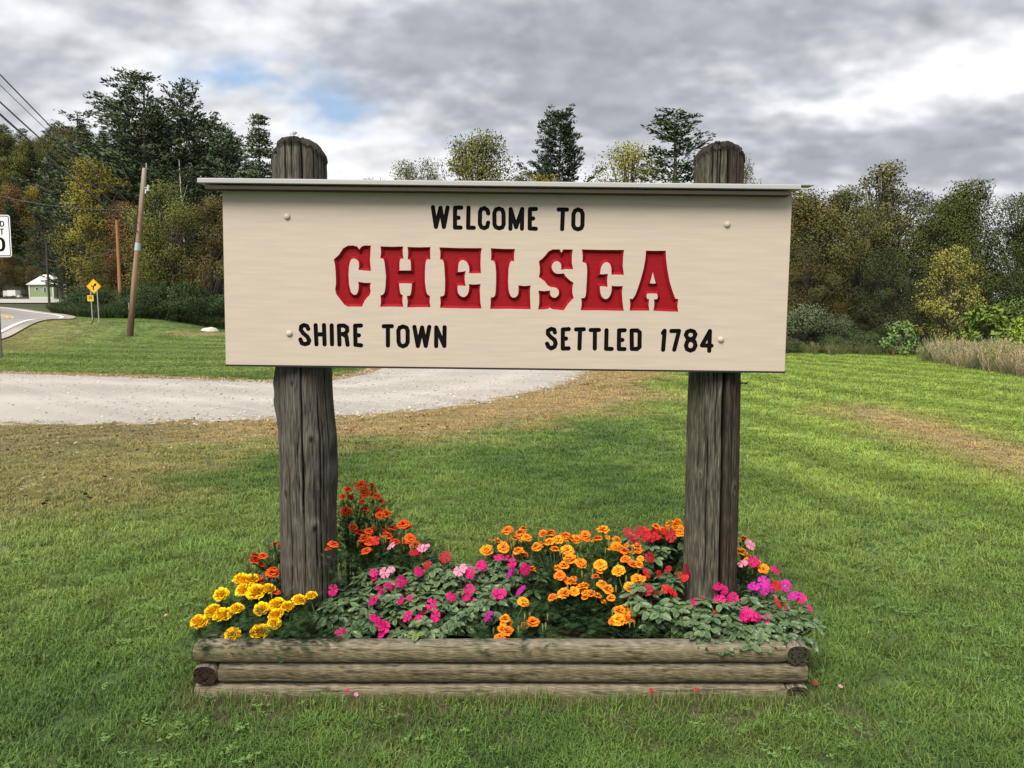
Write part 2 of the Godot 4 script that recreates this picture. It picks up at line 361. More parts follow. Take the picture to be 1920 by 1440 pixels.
func turf(x: float, d: float) -> Color:
	var lo := noise_a.get_noise_2d(x * 22.0, d * 22.0) * 0.5 + 0.5
	var hi := noise_b.get_noise_2d(x * 90.0, d * 90.0) * 0.5 + 0.5
	var c := Color(0.062, 0.120, 0.024).lerp(Color(0.150, 0.226, 0.048), clampf((lo - 0.5) * 1.7 + 0.42 + (hi - 0.5) * 0.7, 0.0, 1.0))
	# the east lawn is tinted lighter and yellower, mown in long bands
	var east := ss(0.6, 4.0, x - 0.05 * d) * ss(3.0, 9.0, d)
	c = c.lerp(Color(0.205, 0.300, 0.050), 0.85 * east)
	var band := sin((x + 0.30 * d + noise_a.get_noise_2d(x * 8.0, d * 8.0) * 1.1) * TAU / 1.5)
	var mown := ss(-0.2, 2.0, x - 0.1 * d) * ss(4.0, 8.0, d)
	c = c.lerp(Color(0.215, 0.285, 0.065), clampf(0.36 * band * mown, 0.0, 1.0)) * (1.0 + 0.20 * band * mown)
	if d > 20.0 and x < -6.0:
		var ring := sin(Vector2((x + 10.0) * 1.3, d - 58.0).length() * TAU / 3.6 + noise_a.get_noise_2d(x * 6.0, d * 6.0) * 2.0)
		c = c.lerp(Color(0.150, 0.225, 0.055), 0.7) * (1.0 + 0.20 * ring)
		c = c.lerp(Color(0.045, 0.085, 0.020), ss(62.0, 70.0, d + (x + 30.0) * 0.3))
	var straw := Color(0.425, 0.325, 0.145).lerp(Color(0.335, 0.230, 0.105), hi)
	if x < -3.0 and d < 11.0: straw = straw.lerp(Color(0.265, 0.215, 0.092), ss(-3.0, -5.0, x))
	c = c * 1.08
	return c.lerp(straw, dryness(x, d) * (0.80 + 0.2 * lo))

func on_lawn(x: float, d: float) -> bool:
	if d > 2.9 and d < 4.3 and x > -1.36 and x < 1.27 and d > 3.08 and d < 4.06: return false
	var p := Vector2(x, d) + Vector2(noise_b.get_noise_2d(x * 160.0, d * 160.0), noise_b.get_noise_2d(d * 160.0, x * 160.0)) * 0.9
	if Geometry2D.is_point_in_polygon(p, drive_poly): return false
	if x < -12.0 and Geometry2D.is_point_in_polygon(Vector2(x - 0.5, d), road_poly): return false
	return true

func _ready() -> void:
	# ----- camera -----
	var cam := Camera3D.new()
	cam.name = "camera"
	cam.position = Vector3(0, 1.58, 0)
	cam.rotation_degrees = Vector3(-5.2, 0, 0)
	cam.fov = 52.0
	cam.near = 0.05
	cam.far = 2500.0
	add_child(cam)
	cam.current = true
	# ----- sky, sun, exposure -----
	noise_a.seed = 11; noise_a.frequency = 0.01; noise_a.fractal_octaves = 4
	noise_b.seed = 27; noise_b.frequency = 0.01; noise_b.fractal_octaves = 3
	noise_c.seed = 41; noise_c.frequency = 0.01; noise_c.fractal_octaves = 5
	var env := Environment.new()
	env.background_mode = Environment.BG_SKY
	var sky := Sky.new()
	var pano := PanoramaSkyMaterial.new()
	pano.panorama = ImageTexture.create_from_image(cloudy_sky())
	sky.sky_material = pano
	env.sky = sky
	env.background_energy_multiplier = 1.0
	env.tonemap_mode = Environment.TONE_MAPPER_LINEAR
	env.tonemap_exposure = 3.75
	env.sdfgi_enabled = true
	env.ssao_enabled = true
	env.ssil_enabled = true
	var we := WorldEnvironment.new()
	we.name = "world_environment"
	we.environment = env
	add_child(we)
	var sun := DirectionalLight3D.new()
	sun.name = "sun"
	sun.light_energy = 0.5
	sun.light_color = Color(1.0, 0.96, 0.9)
	sun.light_angular_distance = 38.0
	sun.shadow_enabled = true
	sun.rotation_degrees = Vector3(-51, -26, 0)
	add_child(sun)

	rng.seed = 7
	drive_poly = smooth_line(drive_near, 4)
	near_line = smooth_line(drive_near, 3)
	far_line = smooth_line(drive_far, 3)
	var back := smooth_line(drive_far, 4)
	back.reverse()
	drive_poly.append_array(back)
	road_line = smooth_line(road_edge, 4)
	road_poly = road_line.duplicate()
	for k in road_line.size():
		road_poly.append(beside(road_line, road_line.size() - 1 - k, -9.0))
	build_ground()
	build_road()
	build_trees()
	build_sign()
	build_planter()
	build_flowers()
	build_roadside()
	build_lawn()

func cloudy_sky() -> Image:
	# a broken, grey-bellied overcast: a veil of high white cloud, heavier grey banks, and gaps of blue
	var w := 2400
	var h := 1200
	var im := Image.create_empty(w, h, false, Image.FORMAT_RGBF)
	var big := FastNoiseLite.new(); big.seed = 5; big.frequency = 1.15; big.fractal_octaves = 4; big.fractal_gain = 0.45; big.noise_type = FastNoiseLite.TYPE_SIMPLEX_SMOOTH
	var fine := FastNoiseLite.new(); fine.seed = 8; fine.frequency = 4.2; fine.fractal_octaves = 5; fine.noise_type = FastNoiseLite.TYPE_SIMPLEX_SMOOTH
	var wisp := FastNoiseLite.new(); wisp.seed = 13; wisp.frequency = 12.0; wisp.fractal_octaves = 4; wisp.noise_type = FastNoiseLite.TYPE_SIMPLEX_SMOOTH
	# banks of cloud: bearing and height in degrees, half-widths, how grey (+) or bright (-)
	var banks := [[11.1, 19.8, 17.3, 2.6, 0.42], [7.3, 16.1, 11.9, 2.8, 0.42], [26.0, 17.5, 10.1, 1.8, 0.48], [-6.2, 18.8, 8.3, 2.6, 0.34], [11.1, 12.9, 8.3, 1.7, 0.25], [19.4, 11.0, 5.1, 2.2, 0.42], [29.3, 10.5, 5.4, 2.0, 0.62], [32.2, 8.2, 2.2, 0.9, 0.30], [-30.2, 14.6, 5.4, 2.2, 0.45], [-23.1, 18.6, 5.4, 1.5, 0.40], [27.2, 13.9, 7.9, 1.2, -0.58], [31.4, 14.7, 4.3, 1.0, -0.50], [21.4, 14.0, 3.2, 0.9, -0.35], [-24.1, 15.6, 3.2, 2.2, -0.50], [-30.8, 17.4, 4.0, 1.5, -0.40], [-18.4, 18.1, 2.9, 2.2, -0.50], [-11.9, 10.5, 5.8, 2.2, -0.50], [24.1, 8.8, 2.2, 2.6, -0.50], [-3.1, 16.7, 2.2, 0.7, -0.25], [-27.5, 12.1, 3.2, 1.5, -0.45], [1.6, 10.0, 7.2, 1.1, -0.15]]
	var gaps := [[-15.7, 15.2, 4.7, 1.5, 1.00], [-18.7, 15.8, 2.5, 0.9, 0.50], [-10.4, 14.3, 2.5, 0.8, 0.45], [-4.3, 12.4, 3.2, 0.5, 0.40], [-13.7, 12.3, 4.0, 0.9, 0.35]]
	var white := Color(0.280, 0.282, 0.290)
	var grey := Color(0.118, 0.124, 0.137)
	var blue_hi := Color(0.092, 0.146, 0.222)
	for y in h:
		var el := (0.5 - (y + 0.5) / h) * PI
		if el < -0.01:
			continue
		var ed := rad_to_deg(el)
		for x in w:
			var az := wrapf((x + 0.5) / w * TAU, -PI, PI)
			var ad := rad_to_deg(az)
			var dx := sin(az) * cos(el)
			var dz := -cos(az) * cos(el)
			var dy := sin(el)
			var k := 1.0 / (dy + 0.33)
			var px := dx * k
			var pz := dz * k * 1.0
			var b := big.get_noise_3d(px, pz, 0.0)
			var f := fine.get_noise_3d(px, pz, 3.0)
			var g := 0.42 + b * 0.62 + f * 0.42 + wisp.get_noise_3d(px, pz * 1.6, 6.0) * 0.30
			var wa := ad + f * 3.4 + b * 2.0
			var we := ed + b * 1.6 + f * 1.5
			if absf(ad) < 60.0:
				for q in banks:
					var u: float = (wa - q[0]) / q[2]
					var v: float = (we - q[1]) / q[3]
					var e := u * u + v * v
					if e < 6.0: g += q[4] * 0.82 * exp(-e)
			g = clampf(g, 0.0, 1.0)
			g = g * g * (3.0 - 2.0 * g) * 0.6 + g * 0.4
			var c := white.lerp(grey, g) * (1.0 + 0.30 * f + 0.22 * wisp.get_noise_3d(px * 0.8, pz, 11.0))
			var gap := clampf((-b - 0.22 + f * 0.3) * 2.0, 0.0, 0.6) * (0.0 if absf(ad) < 45.0 and ed < 40.0 else 1.0)
			if absf(ad) < 40.0:
				for q in gaps:
					var u: float = (wa - q[0]) / q[2]
					var v: float = (we - q[1]) / q[3]
					gap += q[4] * exp(-(u * u + v * v)) * (1.0 + f * 1.7)
			c = c.lerp(blue_hi, clampf(gap - 0.03, 0.0, 0.80))
			im.set_pixel(x, y, c)
	return im

func build_ground() -> void:
	# one sheet out to the horizon, finer near the camera
	var xs := PackedFloat32Array()
	var ds := PackedFloat32Array()
	var s := 0.0
	var x := 0.0
	while x < 700.0:
		xs.append(x)
		s = 0.4 if x < 12.0 else (0.8 if x < 50.0 else x * 0.09)
		x += s
	var all := PackedFloat32Array()
	for k in range(xs.size() - 1, 0, -1): all.append(-xs[k])
	all.append_array(xs)
	var d := -60.0
	while d < 900.0:
		ds.append(d)
		d += 6.0 if d < -6.0 else (1.0 if d < 1.0 else (0.4 if d < 22.0 else (0.8 if d < 90.0 else d * 0.05)))
	var nx := all.size() - 1
	var nd := ds.size() - 1
	var fine := StandardMaterial3D.new()
	fine.resource_name = "soil and turf"
	fine.vertex_color_use_as_albedo = true
	fine.roughness = 0.95
	fine.albedo_texture = noise_tex(0.05, 4, Color(0.80, 0.80, 0.80), Color(1, 1, 1), 3)
	fine.uv1_triplanar = true
	fine.uv1_world_triplanar = true
	fine.uv1_scale = Vector3(0.7, 0.7, 0.7)
	var at := func(u: float, v: float) -> Vector3:
		var px := all[roundi(u * nx)]
		var pd := ds[roundi(v * nd)]
		return Vector3(px, land(px, pd), -pd)
	var tint := func(u: float, v: float) -> Color:
		var px := all[roundi(u * nx)]
		var pd := ds[roundi(v * nd)]
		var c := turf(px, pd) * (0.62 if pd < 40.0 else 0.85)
		if pd > 2.9 and pd < 3.2 and absf(px) < 1.3: c = Color(0.075, 0.055, 0.03)
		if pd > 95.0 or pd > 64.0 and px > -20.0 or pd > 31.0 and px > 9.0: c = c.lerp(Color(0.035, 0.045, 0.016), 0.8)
		return Color(c.r, c.g, c.b)
	var g := part(self, "ground", grid(nx, nd, at, tint, fine))
	tag(g, "mown green lawn ground reaching back to the woods and hillside", "ground", "", "structure")

func ribbon(line: PackedVector2Array, off_a: float, off_b: float, lift: float, across: int, tint: Callable, m: Material, from := 0, to := -1) -> ArrayMesh:
	var last := (line.size() - 1) if to < 0 else to
	var n := last - from
	var at := func(u: float, v: float) -> Vector3:
		var p := beside(line, from + roundi(v * n), lerpf(off_a, off_b, u))
		return Vector3(p.x, land(p.x, p.y) + lift, -p.y)
	return grid(across, n, at, tint, m)

func build_road() -> void:
	var fine_line := PackedVector2Array()
	for k in road_edge.size() - 1:
		var p0: Vector2 = road_edge[maxi(k - 1, 0)]
		var p3: Vector2 = road_edge[mini(k + 2, road_edge.size() - 1)]
		for s in 12:
			fine_line.append((road_edge[k] as Vector2).cubic_interpolate(road_edge[k + 1], p0, p3, s / 12.0))
	var asphalt := StandardMaterial3D.new()
	asphalt.resource_name = "worn asphalt"
	asphalt.vertex_color_use_as_albedo = true
	asphalt.roughness = 0.9
	asphalt.albedo_texture = noise_tex(0.09, 4, Color(0.8, 0.8, 0.8), Color(1, 1, 1), 9)
	asphalt.uv1_triplanar = true
	asphalt.uv1_world_triplanar = true
	asphalt.uv1_scale = Vector3(0.5, 0.5, 0.5)
	var worn := func(u: float, v: float) -> Color:
		var k := 0.29 + 0.03 * sin(u * TAU * 2.0) + noise_b.get_noise_2d(u * 60.0, v * 900.0) * 0.05
		return Color(k * 1.03, k * 0.98, k * 0.97)
	tag(part(self, "road", ribbon(fine_line, -0.3, -8.2, 0.10, 10, worn, asphalt)), "pale grey asphalt road curving away toward the wooded hill", "road", "", "structure")
	var grit := func(_u: float, v: float) -> Color:
		var k := 0.30 + noise_b.get_noise_2d(3.0, v * 2000.0) * 0.12
		return Color(k, k * 0.92, k * 0.78)
	tag(part(self, "road_shoulder", ribbon(fine_line, 0.40, -0.5, 0.085, 2, grit, tinted("gravelly shoulder", 0.95))), "narrow gravel shoulder along the road edge", "shoulder", "", "structure")
	var white := plain("white road paint", Color(0.72, 0.71, 0.68), 0.7)
	var yellow := plain("yellow road paint", Color(0.62, 0.38, 0.08), 0.7)
	var one := func(_u: float, _v: float) -> Color: return Color.WHITE
	tag(part(self, "road_edge_line", ribbon(fine_line, -0.45, -0.72, 0.108, 1, one, white)), "white painted edge line on the road bend", "road marking", "", "structure")
	tag(part(self, "road_centre_line", ribbon(fine_line, -4.05, -4.2, 0.108, 1, one, yellow)), "yellow painted centre line of the road, outer stripe", "road marking", "", "structure")
	tag(part(self, "road_centre_line", ribbon(fine_line, -4.4, -4.55, 0.108, 1, one, yellow)), "yellow painted centre line of the road, inner stripe", "road marking", "", "structure")
	# the yard in front of the green house
	var yard := func(u: float, v: float) -> Vector3:
		var px := lerpf(-112.0, -68.0, u)
		var pd := lerpf(116.0, 147.0, v)
		return Vector3(px, land(px, pd) + 0.16, -pd)
	var pale := func(u: float, v: float) -> Color:
		var k := 0.36 + noise_b.get_noise_2d(u * 800.0, v * 800.0) * 0.1
		return Color(k, k * 0.95, k * 0.86)
	tag(part(self, "gravel_yard_ground", grid(24, 14, yard, pale, tinted("gravelly shoulder"))), "pale gravel yard before the green house", "yard", "", "structure")
	# the gravel drive
	var na := smooth_line(drive_near, 24)
	var fa := smooth_line(drive_far, 24)
	var stony := StandardMaterial3D.new()
	stony.resource_name = "crushed stone"
	stony.vertex_color_use_as_albedo = true
	stony.roughness = 0.95
	stony.albedo_texture = noise_tex(0.16, 4, Color(0.70, 0.69, 0.68), Color(1, 1, 1), 21)
	stony.uv1_triplanar = true
	stony.uv1_world_triplanar = true
	stony.uv1_scale = Vector3(0.9, 0.9, 0.9)
	stony.heightmap_enabled = true
	stony.heightmap_texture = noise_tex(0.2, 3, Color(0, 0, 0), Color(1, 1, 1), 22)
	stony.heightmap_scale = 1.2
	var bed := func(u: float, v: float) -> Vector3:
		var k := roundi(v * (na.size() - 1))
		var p := na[k].lerp(fa[k], lerpf(-0.035, 1.035, u))
		return Vector3(p.x, land(p.x, p.y) - 0.020 + 0.062 * pow(sin(u * PI), 0.45) + 0.014 * noise_b.get_noise_2d(p.x * 150.0, p.y * 150.0), -p.y)
	var bedc := func(u: float, v: float) -> Color:
		var track := exp(-pow((u - 0.3) / 0.08, 2.0)) + exp(-pow((u - 0.68) / 0.08, 2.0))
		var k := 0.58 + 0.11 * (track - 0.5) + noise_b.get_noise_2d(u * 200.0, v * 3000.0) * 0.10
		return Color(k, k * 0.955, k * 0.885)
	tag(part(self, "gravel_drive_path", grid(60, na.size() - 1, bed, bedc, stony)), "pale crushed stone drive sweeping behind the town sign", "driveway", "", "structure")
	var peb := Shape.new()
	for k in 6:
		var a := TAU * k / 6.0
		var b := TAU * (k + 1) / 6.0
		var ra := 0.5 + 0.14 * sin(k * 2.3)
		var rb := 0.5 + 0.14 * sin(((k + 1) % 6) * 2.3)
		peb.tri(Vector3(0.04, 0.36, 0), Vector3(cos(a) * ra, 0.08, sin(a) * ra), Vector3(cos(b) * rb, 0.08, sin(b) * rb), Color.WHITE)
		peb.quad(Vector3(cos(a) * ra, 0.08, sin(a) * ra), Vector3(cos(a) * ra, -0.2, sin(a) * ra), Vector3(cos(b) * rb, -0.2, sin(b) * rb), Vector3(cos(b) * rb, 0.08, sin(b) * rb), Color.WHITE)
	var xf := []
	var cols := []
	for k in 16000:
		var v := rng.randf()
		var i := mini(int(v * (na.size() - 1)), na.size() - 2)
		var u := rng.randf()
		if rng.randf() < 0.35: u = 0.5 + 0.53 * (1.0 if rng.randf() < 0.5 else -1.0) * (1.0 - rng.randf() * rng.randf() * 0.25)
		var p := na[i].lerp(fa[i], u) + Vector2(rr(-0.35, 0.35), rr(-0.35, 0.35))
		if p.x < -22.0 or p.y > 34.0: continue
		var sz := 0.010 + 0.034 * pow(rng.randf(), 3.0)
		xf.append(Transform3D(Basis(Vector3.UP, rr(0, TAU)).scaled(Vector3(sz, sz * rr(0.5, 1.0), sz * rr(0.7, 1.2))), Vector3(p.x, land(p.x, p.y) + 0.03 + 0.02 * sin(clampf(u, 0, 1) * PI), -p.y)))
		var g := rr(0.20, 0.60)
		cols.append(Color(g, g * 0.95, g * 0.87))
	scatter("gravel", peb.done(tinted("pebbles", 0.9)), xf, cols, "loose pale stones strewn over the gravel drive", "gravel")

# ---------- trees ----------
func limb(sh: Shape, a: Vector3, b: Vector3, r0: float, r1: float, bow: float, sides: int, col: Color) -> void:
	var pts := []
	var rad := []
	for k in 5:
		var t := k / 4.0
		pts.append(a.lerp(b, t) + Vector3(0, bow * sin(t * PI), 0))
		rad.append(lerpf(r0, r1, t))
	sh.tube(pts, rad, sides, col)

func broadleaf(seed_: int, wide: float, low: float, lumps: int, per: int, leaf_size: float, lump_size: float, open := 1.0, bark := Color(0.11, 0.095, 0.075)) -> Array:
	# [wood, crown], one unit high: limbs end in lumps of leaves, gaps between
	rng.seed = seed_
	var wood := Shape.new()
	var top := Shape.new()
	var trunk_pts := []
	var trunk_r := []
	var lean := Vector3(rr(-0.04, 0.04), 0, rr(-0.04, 0.04))
	for k in 7:
		var t := k / 6.0
		trunk_pts.append(Vector3(0, t * 0.86 - 0.02, 0) + lean * t + Vector3(rr(-1, 1), 0, rr(-1, 1)) * 0.008)
		trunk_r.append(0.022 * (1.0 - t) + 0.003 + (0.012 if k == 0 else 0.0))
	wood.tube(trunk_pts, trunk_r, 7, bark)
	for k in lumps:
		var h := lerpf(low, 0.97, pow(rng.randf(), 0.85))
		var t := (h - low) / (1.0 - low)
		var prof := pow(sin(PI * clampf(0.12 + t * 0.80, 0.0, 1.0)), 0.7) * (1.0 - 0.35 * t)
		var a := rr(0, TAU)
		var rad := wide * prof * (0.35 + 0.65 * sqrt(rng.randf())) * rr(0.72, 1.25)
		var p := Vector3(cos(a) * rad, h, sin(a) * rad) + lean * h
		var root: Vector3 = trunk_pts[clampi(int((h - 0.18 * open - 0.04) * 7.0), 0, 6)]
		limb(wood, root, p, 0.0075, 0.0018, 0.02, 4, bark)
		var ls := lump_size * rr(0.65, 1.25)
		var tone := rr(0.50, 1.50)
		var warm := rr(-0.16, 0.2)
		for q in int(per * rr(0.7, 1.3)):
			var o := Vector3(clampf(rng.randfn(), -1.6, 1.6), clampf(rng.randfn(), -1.6, 1.6) * 0.72, clampf(rng.randfn(), -1.6, 1.6)) * ls * 0.55
			var dir := (o.normalized() + Vector3(rr(-1, 1), rr(-0.9, 0.5), rr(-1, 1))).normalized()
			var side := dir.cross(Vector3(rr(-1, 1), rr(-1, 1), rr(-1, 1))).normalized()
			var s := leaf_size * rr(0.6, 1.35)
			var kk := tone * rr(0.88, 1.14)
			var out_ := (o.normalized() * 0.65 + Vector3(p.x, (p.y - 0.45) * 0.6 + 0.12, p.z).normalized() * 0.45 + Vector3(0, 0.15, 0)).normalized()
			if (dir.cross(side)).dot(out_) < 0.0: side = -side
			top.leaf(p + o, dir * s, side * s * 0.42, Color(kk * (1.0 + warm), kk, kk * (1.0 - warm * 0.5)))
			top.soft_normal(out_, 0.62)
	return [wood.done(tinted("bark", 0.95)), top.done()]

func conifer(seed_: int, wide: float, low: float, whorls: int, kind: int, dens: float) -> Array:
	# kind 0: open white pine with flat plumes; kind 1: denser, conical
	rng.seed = seed_
	var wood := Shape.new()
	var top := Shape.new()
	var bark := Color(0.085, 0.07, 0.058)
	var pts := []
	var rad := []
	var bend := Vector3(rr(-0.02, 0.02), 0, rr(-0.02, 0.02))
	for k in 8:
		var t := k / 7.0
		pts.append(Vector3(0, t * 0.985 - 0.02, 0) + bend * sin(t * PI))
		rad.append(0.016 * (1.0 - t) + 0.0015)
	wood.tube(pts, rad, 7, bark)
	for wv in whorls:
		var t := (wv + rr(-0.3, 0.3)) / whorls
		var h := lerpf(low, 0.99, clampf(t, 0.0, 1.0))
		var prof := (1.0 - t) if kind == 1 else pow(1.0 - t, 0.62) * minf(1.0, 0.55 + t * 2.2)
		var n := 4 + rng.randi() % 3
		var a0 := rr(0, TAU)
		for k in n:
			var a := a0 + TAU * k / n + rr(-0.35, 0.35)
			var ln := (wide * prof + 0.018) * (rr(0.45, 1.2) if kind == 0 else rr(0.75, 1.1))
			if kind == 0 and rng.randf() < 0.10: continue
			var rise := ln * (rr(0.05, 0.45) + 0.5 * t) if kind == 0 else ln * rr(-0.25, 0.1)
			var dir := Vector3(cos(a), 0, sin(a))
			var p0 := Vector3(0, h, 0) + bend * sin(h * PI)
			var p1 := p0 + dir * ln + Vector3(0, rise, 0)
			limb(wood, p0, p1, 0.0045 * (1.2 - t), 0.001, -0.1 * ln if kind == 0 else 0.05 * ln, 4, bark)
			var across := dir.cross(Vector3.UP)
			var tufts := int(clampf(ln / 0.017, 2, 14) * dens)
			var tone := rr(0.7, 1.3)
			for q in tufts:
				var u := lerpf(0.22, 1.05, (q + rng.randf()) / tufts)
				var spread := ln * 0.30 * (1.15 - u) + 0.012
				var c := p0.lerp(p1, u) + Vector3(0, (-0.1 if kind == 0 else 0.05) * ln * sin(u * PI), 0) + across * rr(-1, 1) * spread + Vector3(0, rr(-0.004, 0.008), 0)
				var tuft_tone := tone * rr(0.75, 1.25)
				for e in 17:
					var o := Vector3(rng.randfn() * 0.010, rng.randfn() * 0.0035, rng.randfn() * 0.010)
					var nd := (dir * rr(0.2, 1.0) + across * rr(-0.8, 0.8) + Vector3(0, rr(-0.1, 0.8), 0)).normalized()
					var sd := nd.cross(Vector3(rr(-1, 1), rr(-1, 1), rr(-1, 1))).normalized()
					var s := rr(0.008, 0.018)
					var kk := tuft_tone * rr(0.8, 1.25)
					var out_ := (dir * 0.5 + Vector3(0, 0.8, 0) + o.normalized() * 0.4).normalized()
					if nd.cross(sd).dot(out_) < 0.0: sd = -sd
					top.leaf(c + o, nd * s, sd * s * 0.22, Color(kk, kk, kk))
					top.soft_normal(out_, 0.5)
	return [wood.done(tinted("bark", 0.95)), top.done()]

func foliage(c: Color) -> StandardMaterial3D:
	var key := "leaves %.3f %.3f %.3f" % [c.r, c.g, c.b]
	if not mats.has(key):
		var m := StandardMaterial3D.new()
		m.resource_name = "leaves"
		m.vertex_color_use_as_albedo = true
		m.albedo_color = (c * 1.6).linear_to_srgb()
		m.roughness = 0.8
		m.metallic_specular = 0.25
		m.backlight_enabled = true
		m.backlight = Color(0.35, 0.35, 0.35)
		mats[key] = m
	return mats[key]

func plant(called: String, model: Array, x: float, d: float, high: float, stretch: float, c: Color, label: String, category: String, group := "") -> void:
	var o := thing(called, label, category, Vector3(x, land(x, d) - 0.05, -d), group)
	o.rotation.y = rr(0, TAU)
	o.scale = Vector3(high * stretch, high, high * stretch)
	if model[0]: part(o, "trunk", model[0])
	if model[1]: part(o, "crown", model[1], foliage(c), Transform3D.IDENTITY, "stuff")

func build_trees() -> void:
	var round_a := broadleaf(101, 0.36, 0.14, 84, 330, 0.0105, 0.092)
	var round_b := broadleaf(102, 0.30, 0.10, 92, 310, 0.0105, 0.082)
	var tall := broadleaf(103, 0.20, 0.25, 70, 100, 0.018, 0.075)
	var airy := broadleaf(104, 0.34, 0.30, 70, 170, 0.0095, 0.070)
	var near_a := broadleaf(105, 0.40, 0.04, 105, 320, 0.0112, 0.086, 1.0, Color(0.07, 0.06, 0.05))
	var near_b := broadleaf(106, 0.33, 0.06, 100, 310, 0.0110, 0.080, 1.0, Color(0.07, 0.06, 0.05))
	var slim := broadleaf(107, 0.24, 0.28, 80, 100, 0.0125, 0.060, 1.0, Color(0.09, 0.08, 0.065))
	var young := broadleaf(108, 0.34, 0.08, 105, 105, 0.017, 0.075)
	var bush := broadleaf(109, 0.75, 0.10, 80, 110, 0.034, 0.17)
	var leafy := broadleaf(110, 0.48, 0.10, 46, 44, 0.065, 0.14)
	var pine_a := conifer(201, 0.21, 0.26, 22, 0, 1.35)
	var pine_b := conifer(202, 0.17, 0.22, 24, 0, 1.3)
	var pine_c := conifer(203, 0.26, 0.10, 25, 0, 1.35)
	var pine_d := conifer(206, 0.24, 0.18, 30, 0, 1.9)
	var spruce := conifer(204, 0.20, 0.12, 32, 1, 1.5)
	var sparse := conifer(205, 0.17, 0.40, 15, 0, 0.85)
	rng.seed = 55
	var dark := Color(0.034, 0.050, 0.026)
	var deep := Color(0.040, 0.058, 0.028)
	var pinec := Color(0.044, 0.064, 0.033)
	# -- tall pines of the west wood, behind the leaning pole
	plant("pine_tree", sparse, -49.4, 92, 23.2, 1.35, pinec, "lone thin-crowned pine standing apart at the road end of the tall pines", "pine tree", "tall pines of the west wood")
	plant("pine_tree", pine_b, -45.6, 96, 25.2, 1.55, dark, "pine beside the thin-crowned pine, a little lower than the tallest pine", "pine tree", "tall pines of the west wood")
	plant("pine_tree", pine_a, -40.8, 90, 26.6, 1.35, pinec, "tallest pine of the wood, its ragged top above all the others", "pine tree", "tall pines of the west wood")
	plant("pine_tree", pine_c, -37.6, 92, 25.8, 0.97, dark, "broad dense pine shoulder to shoulder with the tallest pine", "pine tree", "tall pines of the west wood")
	plant("pine_tree", pine_a, -36.0, 97, 22.5, 1.28, deep, "pine with a round top next to the broad dense pine, on the town sign's side", "pine tree", "tall pines of the west wood")
	plant("pine_tree", pine_b, -32.3, 90, 20.5, 1.28, pinec, "open pine with layered boughs above the corner of the sign roof", "pine tree", "tall pines of the west wood")
	plant("spruce_tree", spruce, -27.6, 88, 22.2, 1.08, pinec, "pointed spruce standing alone beside the tall post's top", "spruce tree", "spruces near the sign")
	plant("pine_tree", sparse, -26.2, 97, 21.6, 1.08, pinec, "thin pine whose tip shows just past the post top with the rounded cap", "pine tree", "tall pines of the west wood")
	for q in [[-44.0, 101, 24.0], [-40.5, 103, 25.0], [-36.0, 104, 21.0], [-31.0, 100, 16.5], [-49.0, 103, 20.0], [-53.0, 106, 19.0], [-46.0, 88, 17.0], [-34.0, 84, 15.0], [-38.0, 86, 16.0]]:
		plant("pine_tree", [pine_a, pine_b, pine_c][rng.randi() % 3], q[0], q[1], q[2], 1.35, dark, "dark pine deep in the west wood, half hidden by the pines before it", "pine tree", "inner pines of the west wood")
	# -- autumn trees along the edge of the west wood
	plant("maple_tree", round_b, -41.8, 82, 15.2, 0.95, Color(0.118, 0.110, 0.022), "golden yellow maple at the wood's edge above the warning sign", "maple tree")
	plant("maple_tree", round_b, -36.6, 77, 10.5, 0.9, Color(0.085, 0.048, 0.022), "small rusty red tree between the golden maple and the leaning pole", "maple tree")
	plant("maple_tree", round_a, -30.6, 72, 11.8, 0.95, Color(0.092, 0.100, 0.026), "yellow-topped maple directly behind the leaning utility pole", "maple tree")
	plant("broadleaf_tree", round_b, -27.4, 72, 11.2, 0.85, Color(0.080, 0.072, 0.028), "brownish tree at the sign board's edge, beyond the yellow-topped maple", "tree")
	plant("broadleaf_tree", near_b, -33.0, 73.5, 7.0, 1.05, Color(0.085, 0.088, 0.022), "low olive tree at the foot of the yellow-topped maple", "tree")
	plant("broadleaf_tree", near_a, -38.6, 78, 8.0, 0.9, Color(0.060, 0.066, 0.020), "low olive tree under the golden yellow maple", "tree")
	plant("broadleaf_tree", round_a, -23.4, 74, 11.0, 0.9, Color(0.075, 0.058, 0.026), "brown-green tree hidden behind the sign board's end", "tree")
	for q in [[-33.0, 68.0, 2.6, 0.9], [-30.4, 67.0, 3.0, 1.0], [-27.6, 67.0, 3.3, 1.0], [-25.0, 67.5, 2.8, 1.0], [-22.0, 68.0, 3.2, 1.0], [-37.5, 72.0, 2.4, 1.1], [-42.0, 78.0, 2.4, 1.2], [-46.0, 84.0, 2.2, 1.2]]:
		plant("shrub", bush, q[0], q[1], q[2], q[3], Color(0.030, 0.052, 0.020), "dark rounded shrub in the row where the lawn meets the west wood", "shrub", "dark shrubs along the west wood")
	# -- a birch stem with pale bark
	var birch := Shape.new()
	birch.tube([Vector3(0, 0, 0), Vector3(0.1, 6, 0), Vector3(0.0, 11, 0.1), Vector3(-0.15, 15.5, 0)], [0.11, 0.10, 0.08, 0.03], 7, Color(0.42, 0.40, 0.36))
	birch.tube([Vector3(0.0, 11, 0.1), Vector3(0.6, 13, 0)], [0.04, 0.02], 5, Color(0.36, 0.34, 0.31))
	birch.tube([Vector3(0.0, 9.5, 0.1), Vector3(-0.6, 12.0, 0.3)], [0.04, 0.02], 5, Color(0.36, 0.34, 0.31))
	tag(part(self, "birch_tree", birch.done(tinted("bark")), null, Transform3D(Basis.IDENTITY, Vector3(-34.0, land(-34.0, 82.5), -82.5))), "pale bare birch stem against the dark pines", "birch tree")
